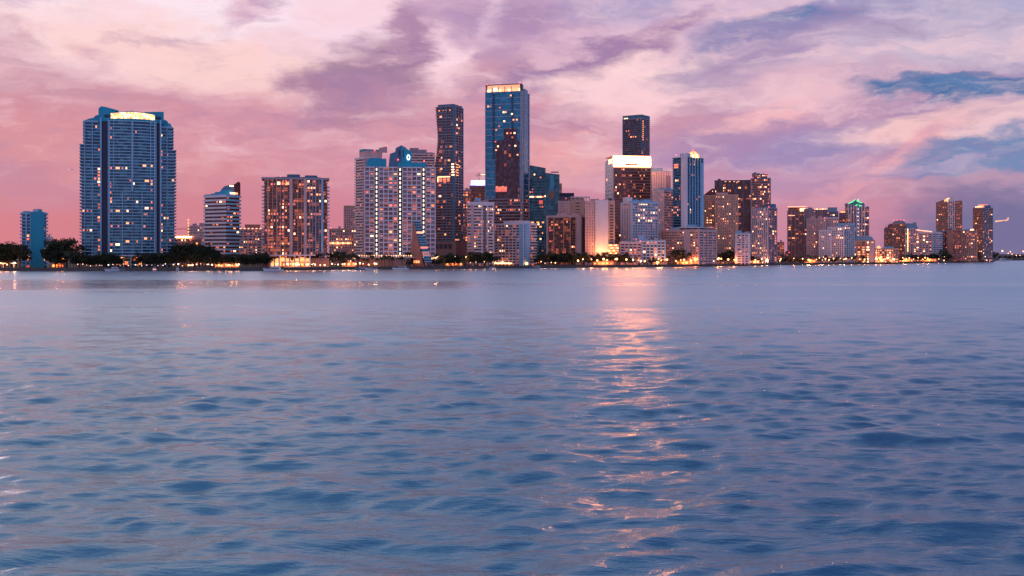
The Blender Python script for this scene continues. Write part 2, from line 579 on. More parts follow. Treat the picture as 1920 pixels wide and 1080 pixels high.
    for src, lo_, hi_, a_, b__ in ((wy.outputs[0], 500., 560., 0., 1.), (wy.outputs[0], 660., 730., 1., 0.), (sx.outputs[0], -60., 10., 1., 0.)):
        q_ = N(tr, 'ShaderNodeMapRange', interpolation_type='SMOOTHSTEP'); L(src, q_.inputs[0])
        for q, v in enumerate((lo_, hi_, a_, b__)): q_.inputs[q + 1].default_value = v
        if prod is None: prod = q_.outputs[0]
        else:
            pm_ = N(tr, 'ShaderNodeMath', operation='MULTIPLY'); L(prod, pm_.inputs[0]); L(q_.outputs[0], pm_.inputs[1]); prod = pm_.outputs[0]
    sl = N(tr, 'ShaderNodeMath', operation='MULTIPLY_ADD'); L(prod, sl.inputs[0]); sl.inputs[1].default_value = -.6; sl.inputs[2].default_value = 1.0
    sm2 = N(tr, 'ShaderNodeMath', operation='MULTIPLY'); L(sl.outputs[0], sm2.inputs[0]); L(mr2.outputs[0], sm2.inputs[1])
    mm = N(tr, 'ShaderNodeMath', operation='MULTIPLY'); L(mr1.outputs[0], mm.inputs[0]); L(sm2.outputs[0], mm.inputs[1])
    mx_ = N(tr, 'ShaderNodeMath', operation='MAXIMUM'); L(mm.outputs[0], mx_.inputs[0]); mx_.inputs[1].default_value = .09
    L(mx_.outputs[0], b.inputs['Roughness'])
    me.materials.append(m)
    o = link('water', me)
    tag(o, 'rippled blue and pink bay water in front of the skyline', 'water', kind='structure')


build_water()


# ------------------------------------------------------------------ land, promenade, seawall
M_grass = pmat('shore_grass', (.035, .05, .025), .95, var=.5, scale=.2, streak=False)
M_pave = pmat('promenade_paving', (.22, .2, .18), .9, var=.3, scale=.5, streak=False)
M_conc = pmat('seawall_concrete', (.1, .085, .08), .9, var=.4, scale=.6)

shore_pts = [gp(px, CAMH * F / (y - HY)) for px, y in SHORE_PX]
tail = [gp(1868, 2350), gp(2000, 2550), gp(2600, 3300)]


def smooth_poly(pts, n=4):
    out = []
    for i in range(len(pts) - 1):
        p0, p1, p2, p3 = (Vector(pts[max(i - 1, 0)]), Vector(pts[i]), Vector(pts[i + 1]), Vector(pts[min(i + 2, len(pts) - 1)]))
        for k in range(n):
            u = k / n
            out.append(0.5 * ((2 * p1) + (p2 - p0) * u + (2 * p0 - 5 * p1 + 4 * p2 - p3) * u * u + (3 * p1 - p0 - 3 * p2 + p3) * u ** 3))
    out.append(Vector(pts[-1]))
    return [(p.x, p.y) for p in out]


edge = smooth_poly(shore_pts) + tail


def offset(pts, d):
    out = []
    for i, p in enumerate(pts):
        a, b = Vector(pts[max(i - 1, 0)]), Vector(pts[min(i + 1, len(pts) - 1)])
        t = (b - a).normalized()
        out.append((p[0] - t.y * d, p[1] + t.x * d))
    return out


def strip(name, p, q, z, mat):
    mb = MB()
    n = len(p)
    mb.add([(x, y, z) for x, y in p] + [(x, y, z) for x, y in q], [(i, i + 1, n + i + 1, n + i) for i in range(n - 1)])
    return mb.build(name, mat)


back = [(x * 1.02 + (x * 12 if abs(x) > 0 else 0), 40000.0) for x, y in edge]
ld = strip('ground', edge, back, LZ, M_grass)
tag(ld, 'dark flat ground of the city shore behind the bay', 'ground', kind='structure')
pv = strip('promenade', offset(edge, .9), offset(edge, 7.0), LZ + .012, M_pave)
tag(pv, 'paved waterfront promenade along the shore', 'promenade', kind='structure')
sw = MB()
e0, e1 = offset(edge, -.25), offset(edge, .7)
n_ = len(e0)
for zz in ((-1.5, LZ + .7),):
    sw.add([(x, y, zz[0]) for x, y in e0] + [(x, y, zz[1]) for x, y in e0] + [(x, y, zz[1]) for x, y in e1] + [(x, y, zz[0]) for x, y in e1],
           [(i, i + 1, n_ + i + 1, n_ + i) for i in range(n_ - 1)] + [(n_ + i, n_ + i + 1, 2 * n_ + i + 1, 2 * n_ + i) for i in range(n_ - 1)]
           + [(2 * n_ + i, 2 * n_ + i + 1, 3 * n_ + i + 1, 3 * n_ + i) for i in range(n_ - 1)])
swo = sw.build('seawall', M_conc)
tag(swo, 'low dark concrete seawall along the waterline below the skyline', 'seawall')

# ------------------------------------------------------------------ building kit
W_white = pmat('white_stucco', (.76, .68, .71), .75, var=.15)
W_cool = pmat('pale_blue_stucco', (.27, .50, .68), .75, var=.15)
W_band = pmat('pale_blue_balcony', (.30, .57, .76), .75, var=.12)
W_aqua = pmat('aqua_stucco', (.03, .35, .50), .75, var=.2)
W_pink = pmat('pink_stucco', (.66, .43, .42), .8, var=.18)
W_beige = pmat('beige_stucco', (.58, .36, .28), .8, var=.18)
W_brick = pmat('terracotta_stucco', (.44, .2, .15), .85, var=.2)
W_brown = pmat('brown_concrete', (.30, .17, .16), .85, var=.2)
W_grey = pmat('grey_concrete', (.38, .31, .36), .8, var=.2)
W_dark = pmat('dark_cladding', (.06, .06, .085), .5, var=.2)
W_slate = pmat('slate_blue_cladding', (.09, .19, .29), .6, var=.2)
W_steel = pmat('pale_metal_trim', (.45, .47, .55), .4, metal=.4, var=.1)
W_navy = pmat('navy_cladding', (.035, .05, .10), .4, var=.2)
W_red = pmat('dark_red_roof_tile', (.13, .03, .035), .8, var=.25)
W_copper = pmat('blue_grey_metal_roof', (.22, .34, .46), .5, metal=.2, var=.2)

E_warm = emat('lit_room_warm', (1, .30, .085), 2.2)
E_white = emat('lit_room_white', (1, .5, .24), 4.5)
E_orange = emat('lit_room_orange', (1, .17, .04), 1.3)
E_red = emat('lit_room_red', (1, .085, .03), .8)
E_dim = emat('lit_room_dim', (1, .2, .08), .4)
PAL = [E_white, E_warm, E_warm, E_orange, E_orange, E_orange, E_red, E_red, E_dim, E_dim]
PAL_HOT = [E_white, E_white, E_warm, E_warm, E_warm, E_orange, E_orange, E_orange, E_red, E_dim]
PAL_RED = [E_white, E_orange, E_orange, E_red, E_red, E_dim, E_warm]
E_led = emat('led_column', (1, .72, .42), 2.6)
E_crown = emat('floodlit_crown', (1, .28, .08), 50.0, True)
E_cgold = emat('crown_gold', (1, .36, .1), 4.0)
E_chot = emat('crown_gold_hot', (1, .46, .17), 8.0)
E_gold = emat('gold_lit_panel', (1, .36, .1), 1.9)
E_goldhot = emat('gold_lit_panel_hot', (1, .5, .2), 4.0)
E_strip = emat('roof_edge_light', (1, .36, .22), 2.6)
E_blue = emat('blue_roof_light', (.16, .2, 1), 4.0)
E_violet = emat('violet_roof_light', (.5, .42, 1), 3.5)
E_green = emat('green_neon', (.03, .7, .2), 1.5)
E_mint = emat('mint_neon', (.35, 1, .55), 1.8)
E_beacon = emat('red_beacon', (1, .05, .06), 6.0)
E_sign = emat('white_sign_light', (.85, .95, 1), 1.6)
E_glow = emat('orange_terrace_light', (1, .2, .05), 1.8)
E_globe = emat('lamp_globe', (1, .33, .13), 7.0)
E_globew = emat('lamp_globe_white', (1, .5, .28), 5.0)

G_blue = glass('blue_glass', (.012, .075, .14), (.045, .25, .34), 3.4, 3.0, .55)
G_deep = glass('deep_blue_glass', (.025, .17, .31), (.04, .24, .40), 3.0, 3.9, .8, .08, curtain=.5)
G_teal = glass('teal_glass', (.02, .10, .15), (.04, .20, .27), 3.0, 3.9, .65, .08)
G_dark = glass('dark_glass', (.022, .034, .055), (.07, .085, .125), 3.0, 3.4, .5, warm=.04)
G_smoke = glass('smoke_glass', (.03, .018, .018), (.14, .075, .06), 3.2, 3.3, .35, warm=.26)
G_room = glass('apartment_glass', (.05, .035, .045), (.2, .13, .15), 3.2, 3.2, .35, warm=.18)
G_office = glass('office_glass', (.05, .04, .055), (.17, .1, .11), 2.6, 3.8, .5, warm=.07)
G_night = glass('night_blue_glass', (.015, .03, .06), (.05, .08, .13), 3.0, 3.9, .6, .1, warm=.03)
G_grid = glass('hotel_glass', (.05, .065, .11), (.16, .2, .28), 4.7, 4.4, .4, warm=.16, curtain=.45)


class T:
    """a building on its own site; local x runs along the front, -y faces the water"""

    def __init__(s, name, label, cat, xl, xr, D, xe=None, front='L', alpha=24.0, depth=24.0, group=None):
        s.D, s.k = D, D / F
        s.side = 0
        if xe is None:
            xc = (xl + xr) / 2
            phi = math.atan((xc - 960) / F)
            ux, uy = math.cos(phi), -math.sin(phi)
            P = Vector(gp(xc, D))
            tl = s._hit(P, (-ux, -uy), xl); trt = s._hit(P, (ux, uy), xr)
            s.w = tl + trt
            s.d = depth
            mid = P + Vector((ux, uy)) * (trt - tl) / 2
            s.xc = xc
        else:
            phi = math.atan((xe - 960) / F)
            P = Vector(gp(xe, D))
            if front == 'L':
                th = phi + R(alpha)
                ux, uy = math.cos(th), -math.sin(th)
                s.w = s._hit(P, (-ux, -uy), xl)
                s.d = s._hit(P, (math.sin(th), math.cos(th)), xr)
                mid = P - Vector((ux, uy)) * s.w / 2
                s.side = 1
            else:
                th = -phi + R(alpha)
                ux, uy = math.cos(th), math.sin(th)
                s.w = s._hit(P, (ux, uy), xr)
                s.d = s._hit(P, (-math.sin(th), math.cos(th)), xl)
                mid = P + Vector((ux, uy)) * s.w / 2
                s.side = -1
        nx, ny = -uy, ux                      # local +y
        c = mid + Vector((nx, ny)) * s.d / 2
        s.root = empty(name, (c.x, c.y, LZ), math.atan2(uy, ux))
        tag(s.root, label, cat, group)
        s.rnd = random.Random(label)

    @staticmethod
    def _hit(P, u, px):
        """how far along u from P until the sight line of photo column px"""
        r = (px - 960) / F
        den = u[0] - r * u[1]
        return max(3.0, (r * P.y - P.x) / den) if abs(den) > 1e-6 else 20.0

    def Z(s, y):
        return zat(y, s.D) - LZ

    def X(s, px):
        return (px - s.xc) * s.k

    def bar(s, name, mat, c, sz):
        return bar(name, mat, s.root, c, sz)

    def vol(s, z1, z0=0.0, w=None, d=None, ox=0.0, oy=0.0, core=None, n=None, pitch=3.3, slab=None, piers=None, spiers=None,
            lit=0, pal=None, bays=None, slit=0, roof=None, roof_t=.9, core_name='window_wall', lit_h=.55, cols=()):
        """one block: window wall, a slab at every floor, upright piers, lit rooms behind single panes"""
        w = s.w if w is None else w
        d = s.d if d is None else d
        n = n or max(2, int(round((z1 - z0) / pitch)))
        ph = (z1 - z0) / n
        r = s.rnd
        cw = MB().box(0, 0, (z1 - z0) / 2 - .15, w, d, z1 - z0 + .3).build(core_name, core, s.root)
        cw.location = (ox, oy, z0)
        fy = oy - d / 2
        if slab:
            sm, st_, sp_ = slab[:3]
            ex = slab[3] if len(slab) > 3 else sp_
            for i in range(1, n + 1):
                s.bar('floor_slab', sm, (ox, oy, z0 + i * ph - st_ / 2 - .02), (w + 2 * ex, d + 2 * sp_, st_))
        if piers:
            pm, pn, pw, pd = piers[:4]
            us = [(-.5 + i / (pn - 1)) * (w - pw * .5) for i in range(pn)] if isinstance(pn, int) else [u * w for u in pn]
            for u in us:
                s.bar('pier', pm, (ox + u, fy - pd / 2 + .02, z0 + (z1 - z0) / 2 + .04), (pw, pd + .04, z1 - z0 + .3))
        if spiers:
            pm, pn, pw, pd = spiers[:4]
            us = [(-.5 + i / (pn - 1)) * (d - pw * .6) for i in range(pn)] if isinstance(pn, int) else [u * d for u in pn]
            for u in us:
                for sg in ((s.side,) if s.side else (-1, 1)):
                    s.bar('pier', pm, (ox + sg * (w / 2 + pd / 2 - .02), oy + u, z0 + (z1 - z0) / 2 + .03), (pd + .04, pw, z1 - z0 + .27))
        if roof is not None:
            s.bar('roof', roof, (ox, oy, z1 + roof_t / 2 + .13), (w + 1.3, d + 1.3, roof_t))
            for q in range(r.choice((1, 2, 3))):
                hh = r.uniform(1.0, 3.2)
                s.bar('roof_unit', r.choice((W_grey, W_steel, W_dark)), (ox + r.uniform(-.4, .4) * w, oy + r.uniform(-.3, .2) * d, z1 + roof_t + .1 + hh / 2), (r.uniform(1.5, 5), r.uniform(2, 5), hh))
            if r.random() < .5:
                MB().tube([(0, 0, 0), (0, 0, r.uniform(3, 7))], .16, 4).build('roof_mast', W_grey, s.root).location = (ox + r.uniform(-.4, .4) * w, oy, z1 + roof_t)
            if r.random() < .35:
                s.beacon(ox + r.choice((-.45, .45)) * w, oy - d * .3, z1 + roof_t)
        pal = pal or PAL
        if bays is None:
            bays = (piers[1] - 1) if piers and isinstance(piers[1], int) else max(3, int(w / 4.2))
        bw = w / bays
        used = set()
        cells = []
        while len(cells) < lit:
            b0, i0 = r.randrange(bays), r.randrange(n)
            cells += [(min(bays - 1, b0 + q), i0) for q in range(r.choice((1, 1, 1, 1, 2, 2, 3)))]
        for (b_, prob) in cols:
            cells += [(b_, i) for i in range(n) if r.random() < prob]
        for (b_, i) in cells:
            if (b_, i) in used: continue
            used.add((b_, i))
            ww = min(bw * .72, 4.2) * r.choice((.55, .75, .95))
            bar('lit_window', r.choice(pal), cw, (-w / 2 + (b_ + .5) * bw, -d / 2 - .05, (i + .42) * ph), (ww, .14, min(ph * lit_h, 1.9)))
        if slit:
            sb = max(2, int(d / 4.2)); sbw = d / sb
            sg = s.side or 1
            used = set()
            for _ in range(slit):
                b_, i = r.randrange(sb), r.randrange(n)
                if (b_, i) in used: continue
                used.add((b_, i))
                bar('lit_window', r.choice(pal), cw, (sg * (w / 2 + .05), -d / 2 + (b_ + .5) * sbw, (i + .42) * ph), (.14, sbw * .6, min(ph * lit_h, 1.9)))
        return ph, n

    def panel(s, name, mat, x0, x1, z0, z1, y=0.0, t=.6, face=None):
        """flat wall piece on the front (y is how far it stands out of the front plane)"""
        return s.bar(name, mat, ((x0 + x1) / 2, -s.d / 2 - y - t / 2 + .05, (z0 + z1) / 2), (abs(x1 - x0), t, z1 - z0))

    def beacon(s, x, y, z):
        MB().ball((0, 0, 0), .65, 6, 4).build('beacon', E_beacon, s.root).location = (x, y, z + .6)

    def plant(s, z, n=3, mat=None, zmax=3.5):
        """machine rooms and tanks on the roof"""
        for i in range(n):
            a, b_, h = s.rnd.uniform(.12, .3) * s.w, s.rnd.uniform(.2, .45) * s.d, s.rnd.uniform(1.6, zmax)
            x = (-.36 + .72 * (i + .5) / n) * s.w
            mb = MB().box(0, 0, h / 2, a, b_, h)
            mb.box(0, 0, h + .15, a + .5, b_ + .5, .3)
            mb.tube([(a * .3, 0, h), (a * .3, 0, h + 1.6)], .25)
            o = mb.build('roof_plant_room', mat or W_grey, s.root)
            o.location = (x, s.rnd.uniform(-.12, .15) * s.d, z)
        if s.rnd.random() < .6:
            MB().tube([(0, 0, 0), (0, 0, 5)], .14, 4).build('roof_mast', W_grey, s.root).location = (s.rnd.uniform(-.3, .3) * s.w, 0, z)


# ================================================================== the skyline, left to right
# -- slim aqua block
t = T('apartment_block', 'slim aqua apartment block with windowless blue middle wall among dark trees', 'apartment block', 41, 87, 985, depth=20)
zt = t.Z(400)
t.vol(zt, core=G_blue, slab=(W_band, .9, 1.1, 1.6), pitch=3.1, lit=7, bays=6, pal=PAL_HOT, cols=((1, .25), (5, .3)), roof=W_cool)
t.panel('blank_wall', W_aqua, t.X(57), t.X(81), 0, t.Z(397), 1.3, 1.2)
for i in range(1, 17):
    t.panel('wall_joint', W_slate, t.X(57.2), t.X(80.8), i * 3.1, i * 3.1 + .16, 2.42, .16)
t.panel('wall_rib', W_cool, t.X(57), t.X(58), 0, t.Z(397), 2.5, .3)
t.panel('wall_strip', W_cool, t.X(49), t.X(51.5), 0, zt, 1.25, .7)
t.bar('stair_tower', W_aqua, (t.X(70), 1, t.Z(397)), (7.5, 9, 5.4))
t.bar('stair_tower', W_aqua, (t.X(51), 1, t.Z(399)), (6, 8, 3.4))

# -- far pale block over the trees
t = T('apartment_block', 'small pale block peeping over the trees beside the slim aqua block', 'apartment block', 86, 99, 1300, depth=18)
t.vol(t.Z(446), core=G_room, slab=(W_white, 1.5, .3), piers=(W_white, 4, 1.2, .35), lit=3, roof=W_white)
t.plant(t.Z(446) + 1, 1)

# -- the big blue balcony tower
def big_tower():
    t = T('residential_tower', 'wide blue balcony tower with golden lit arched crown, tallest on its shore', 'residential tower', 152, 328, 1030, depth=34)
    k = t.k
    X, Z = t.X, t.Z
    # wings with a step in each
    for (a, b_, c_, yt, yset, sg) in ((157.5, 191, 163, 228, 271, -1), (297, 322.5, 318, 234, 277, 1)):
        lo, hi = min(a, b_), max(a, b_)
        t.vol(Z(yset), w=(hi - lo) * k, ox=X((lo + hi) / 2), oy=5, d=26, core=G_blue, slab=(W_band, .8, 1.0, 2.0), pitch=3.1,
              lit=7, bays=5, cols=((4 if sg < 0 else 0, .42),))
        lo, hi = (c_, b_) if sg < 0 else (a, c_)
        t.vol(Z(yt), z0=Z(yset) + .3, w=(hi - lo) * k, ox=X((lo + hi) / 2), oy=5, d=24, core=G_blue, slab=(W_band, .8, 1.0, 1.9), pitch=3.1,
              lit=1, bays=5, roof=W_cool)
        for px in ((163, 176) if sg < 0 else (309,)):
            t.bar('pier', W_cool, (X(px), 5 - 13 - .9, Z(yt) / 2), (.7, 1.3, Z(yt)))
        # stepped shoulder roofs
        mb = MB()
        pts = [(X(160), Z(228)), (X(190), Z(228)), (X(190), Z(214)), (X(181), Z(217)), (X(178), Z(221)), (X(170), Z(223))] if sg < 0 else \
              [(X(297), Z(234)), (X(319), Z(234)), (X(315), Z(226)), (X(312), Z(226)), (X(309), Z(221)), (X(297), Z(217))]
        mb.plate(pts, -7, 16).build('shoulder_roof', W_aqua, t.root)
    # bowed centre bay: curved slabs
    x0, x1 = X(205), X(288)
    wc = x1 - x0

    def arc(p, bow, n=12):
        f = [(x0 - p + (wc + 2 * p) * i / n, -13 - bow * math.sin(math.pi * i / n) - p) for i in range(n + 1)]
        return f + [(x1 + p, 6), (x0 - p, 6)]
    mb = MB().prism(arc(0, 3.2), 0, Z(226))
    mb.build('window_wall', G_blue, t.root)
    nf = 48
    ph = Z(226) / nf
    sm = MB().prism(arc(.9, 3.2), -.8, 0).mesh('curved_slab', W_band)
    for i in range(1, nf + 1):
        link('floor_slab', sm, t.root, (0, 0, ph * i))

    def yfront(x):
        return -13 - 3.2 * math.sin(math.pi * max(0, min(1, (x - x0) / wc)))
    for (px, ya, yb, wd) in ((206.5, 476, 226, 1.0), (286, 476, 226, 1.0), (214, 360, 226, .7), (279, 360, 226, .7), (246.5, 358, 226, 1.7),
                             (229, 476, 360, .9), (263.5, 476, 360, .9), (212, 476, 360, .35), (246.5, 476, 360, .35), (279, 476, 360, .35)):
        zA, zB = Z(ya), Z(yb)
        t.bar('pier', W_cool, (X(px), yfront(X(px)) - .55, (zA + zB) / 2), (wd, 1.5, zB - zA))
    r = t.rnd
    spots = [(209, 313), (221, 313, 8), (229, 313, 4), (236, 313, 2), (268, 308, 6), (281, 309, 3), (272, 338, 8), (281, 338, 3), (249, 346), (208, 343), (208, 349),
             (281, 352), (281, 356), (281, 345), (239, 371), (255, 378, 3), (209, 371), (209, 377), (243, 336), (208, 362), (281, 378), (280, 388), (238, 395),
             (210, 395, 4), (221, 395, 7), (272, 392, 6), (281, 392, 4), (270, 402, 7), (238, 417, 5), (247, 418, 3), (210, 424, 3), (268, 424, 3), (222, 423, 3),
             (270, 444, 5), (280, 444, 2), (238, 453, 6), (210, 459, 5), (221, 459, 8), (209, 471), (255, 454, 2), (222, 487, 5), (277, 487, 5), (209, 486), (224, 224, 5), (209, 243), (209, 260), (253, 245, 2)]
    for sp in spots:
        px, py = sp[0], sp[1]
        wd = (sp[2] if len(sp) > 2 else 2.6) * k
        i = int(Z(py) / ph)
        if i < 0 or i >= nf: continue
        t.bar('lit_window', r.choice(PAL_HOT), (X(px), yfront(X(px)) - .1, (i + .42) * ph), (wd, .4, ph * .6))
    # dark recesses and light blades
    for (a, b_) in ((192, 204), (289, 297)):
        t.bar('dark_recess', W_navy, ((X(a) + X(b_)) / 2, -8, Z(229) / 2), (X(b_) - X(a), 6, Z(229)))
    for (px, yt, wd) in ((191, 222, 1.5), (204.3, 222, 1.1), (288.5, 222, 1.1), (297.2, 222, 1.5)):
        t.bar('blade_wall', W_cool, (X(px), -9.2, Z(yt) / 2), (wd, 9, Z(yt)))
    # crown
    for (pts, nm) in (([(X(187), Z(228)), (X(207), Z(228)), (X(207), Z(213)), (X(222), Z(206.5)), (X(200), Z(201)), (X(192), Z(200)), (X(187), Z(204))], 'crown_shoulder'),
                      ([(X(288), Z(228)), (X(303), Z(228)), (X(303), Z(206)), (X(298), Z(205.5)), (X(268), Z(207.5)), (X(288), Z(214))], 'crown_shoulder')):
        MB().plate(pts, -12, 12).build(nm, W_aqua, t.root)
    for a, b_ in ((197, 206), (290, 298)):
        t.bar('louvre_panel', W_navy, ((X(a) + X(b_)) / 2, -12.1, Z(218)), (X(b_) - X(a), .6, 2.6))
    n = 20
    arcp = lambda i, yb: yb - 4.2 * math.sin(math.pi * i / n)
    top = [(X(206.5 + 82 * i / n), Z(arcp(i, 212))) for i in range(n + 1)]
    arch = MB().plate([(X(206.5), Z(226))] + [(X(288.5), Z(226))] + top[::-1], -14, 10).build('crown_arch', W_aqua, t.root)
    # golden panes of the lit arch, one by one
    cols_ = 26
    for i in range(cols_):
        px = 208.5 + 78 * (i + .5) / cols_
        u = (px - 206.5) / 82 * n
        yt, yb = arcp(u, 212) + 1.4, 222.8 - 1.4 * math.sin(math.pi * u / n)
        for j in range(3):
            za, zb = Z(yb + (yt - yb) * j / 3), Z(yb + (yt - yb) * (j + 1) / 3)
            bar('crown_pane', r.choice((E_cgold, E_cgold, E_chot, E_gold)), arch, (X(px), -14.1, (za + zb) / 2), (78 / cols_ * k * .86, .5, (zb - za) * .84))
    MB().tube([(0, 0, 0), (0, 0, 4)], .15, 4).build('roof_mast', W_grey, t.root).location = (X(246), 0, Z(208))
    # entrance with orange lights
    for i, px in enumerate((222, 229, 236, 252, 260, 267)):
        t.bar('entrance_light', (E_glow, E_warm, E_orange)[i % 3], (X(px), -19.5, 4 + (i % 2) * 4), (3.0, .4, 3.2))
    t.bar('entrance_canopy', W_white, (X(244), -22, 11), (30, 12, .8))
    for px in (218, 231, 244, 257, 270):
        t.bar('canopy_post', W_white, (X(px), -27, 5.4), (.7, .7, 11))
    for px in (156, 172, 186):
        t.bar('podium_wall', W_beige, (X(px), -9.6, 3), (8, 3, 7.5))


big_tower()

# -- low lit car park with bright roof line and the block with it
t = T('office_block', 'low orange-lit block with a glowing white roof edge beside the wide blue tower', 'office block', 327, 377, 1150, depth=30)
t.vol(t.Z(447), core=G_room, slab=(W_pink, 1.1, .6), piers=(W_pink, 9, .9, .7), lit=34, bays=9, pal=PAL_HOT, roof=W_pink)
t.bar('roof_edge_light', E_crown, (t.X(345), -t.d / 2 - .9, t.Z(444.5)), (16, .5, 1.2))
t.bar('wing', W_brick, (t.X(368), -t.d / 2 - 2, t.Z(449) / 2), (8, 7, t.Z(449)))
for z in range(4, int(t.Z(452)), 4):
    t.bar('lit_window', E_warm, (t.X(368), -t.d / 2 - 5.55, z), (2, .2, 2))
t = T('apartment_tower', 'pale pink apartment tower under a thin crane jib behind the stepped hotel', 'apartment tower', 352, 392, 1420, depth=25)
t.vol(t.Z(424), core=G_room, slab=(W_white, 1.4, .4), piers=(W_pink, 10, 1.6, .55), lit=10, roof=W_pink)
t.plant(t.Z(424) + 1, 2)
for z in range(6, 60, 4):
    t.bar('lit_window', E_warm, (t.X(354), -t.d / 2 - .7, z), (1.6, .3, 2.2))


def crane(px, ytop, D, reach, back, label, ybase=470, lit=False):
    c = T('tower_crane', label, 'crane', px - 2, px + 2, D, depth=2)
    zt = c.Z(ytop)
    mb = MB()
    for sx in (-.8, .8):
        for sy in (-.8, .8):
            mb.tube([(sx, sy, 0), (sx, sy, zt)], .16, 4)
    z = 2
    while z < zt:
        mb.tube([(-.8, -.8, z), (.8, -.8, z + 3)], .1, 3); mb.tube([(.8, .8, z), (-.8, .8, z + 3)], .1, 3); z += 4
    mb.build('mast', W_brick, c.root)
    j = MB()
    a, b_ = (-back, reach)
    for off in ((-.7, 0), (.7, 0), (0, 1.4)):
        j.tube([(a, off[0], zt + off[1]), (b_, off[0], zt + off[1])], .2, 4)
    x = min(a, b_) + 1
    while x < max(a, b_) - 2:
        j.tube([(x, -.7, zt), (x + 1.5, 0, zt + 1.4)], .09, 3); x += 3
    j.build('jib', W_brick, c.root)
    MB().tube([(0, 0, zt), (0, 0, zt + 5)], [.6, .2], 4).tube([(0, 0, zt + 5), (b_ * .7, 0, zt + 1.4)], .08, 3).tube([(0, 0, zt + 5), (a * .9, 0, zt + 1.4)], .08, 3).build('apex', W_brick, c.root)
    MB().box(a * .85, 0, zt - 1.6, abs(a) * .25, 1.6, 3).build('counterweight', W_dark, c.root)
    MB().box(1.6 if b_ > 0 else -1.6, -1.2, zt - 1.2, 1.8, 1.6, 2.2).build('cab', W_white, c.root)
    if lit:
        MB().box(b_ * .55, -1, zt + .6, abs(b_) * .6, .5, .8).build('lamp_row', E_white, c.root)
        MB().ball((0, -1, zt + 5.5), .8, 6, 4).build('beacon', E_orange, c.root)


crane(354, 430, 1560, -17, -6, 'slender tower crane with long jib beside the wide blue tower')

# -- stepped white hotel with raked roof
t = T('hotel_tower', 'white banded corner tower with dark raked roof fin rising to a point', 'hotel tower', 384, 449, 1000, xe=424, alpha=46)
zt = t.Z(366)
t.vol(zt, core=G_dark, slab=(W_white, 1.75, 1.0, 1.0), pitch=3.5, lit=10, slit=16, pal=PAL_RED)
nfl = max(2, int(round(zt / 3.5)))
for i in range(1, nfl + 1):
    t.bar('side_band', W_band, (t.w / 2 + 1.05, 0, zt * i / nfl - .9), (.25, t.d + 2.1, 1.72))
t.bar('roof_terrace', W_cool, (0, 0, zt + .6), (t.w + 1, t.d + 1, 1.4))
w2, d2 = t.w / 2, t.d / 2
hyp = math.hypot(t.w, t.d)
sail = lambda pts: [((px - 384) / 65 * hyp - hyp / 2, (366 - y) * .505) for px, y in pts]
for pts, m, y0, y1, nm in (([(390, 366), (441, 366), (441, 345.5), (437, 347), (430, 347.5), (425, 348.5), (421, 350.5), (418, 354), (415, 358.5), (412, 360), (405, 360.5), (404.5, 363.5), (397, 364), (390, 365.5)], W_slate, -3.5, 3.5, 'sail_roof'),
                           ([(441.01, 366), (449.5, 366), (449.5, 343), (447.5, 340.5), (441.01, 345.5)], W_red, -2.5, 2.5, 'shaded_sail_tip'),  # shaded side of the fin, put in as dark red colour
                           ([(400, 366), (436, 366), (436, 356), (419, 357.5), (410, 362), (400, 363.5)], W_aqua, -6.0, -3.4, 'penthouse')):
    so = MB().plate(sail(pts), y0, y1).build(nm, m, t.root)
    so.location = (0, 0, zt + .7); so.rotation_euler = (0, 0, math.atan2(t.d, t.w))
for i in range(3):
    t.bar('lit_window', PAL_HOT[i], (w2 + .55, -d2 * .3 + i * d2 * .4, zt + 2.2), (.3, 3, 1.6))
t.bar('lit_window', E_white, (w2 + .1, -d2 * .2, zt + 9), (.3, 5, 1.2))

# -- purple block behind
t = T('apartment_block', 'mauve mid-rise block with a lit roof edge behind the hotel and the brown tower', 'apartment block', 447, 500, 1300, depth=30)
t.vol(t.Z(430), core=G_room, slab=(W_pink, 1.5, .5), piers=(W_pink, 7, 1.5, .6), lit=22, bays=12, pal=PAL_HOT, cols=((7, .6),), roof=W_pink)
t.bar('roof_storey', W_brick, (0, 0, t.Z(426)), (t.w * .55, t.d * .6, 7))
for i in range(7):
    t.bar('roof_light', E_strip, (-t.w * .42 + i * t.w * .14, -t.d / 2 - .8, t.Z(428.5)), (2.2, .5, 1.0))

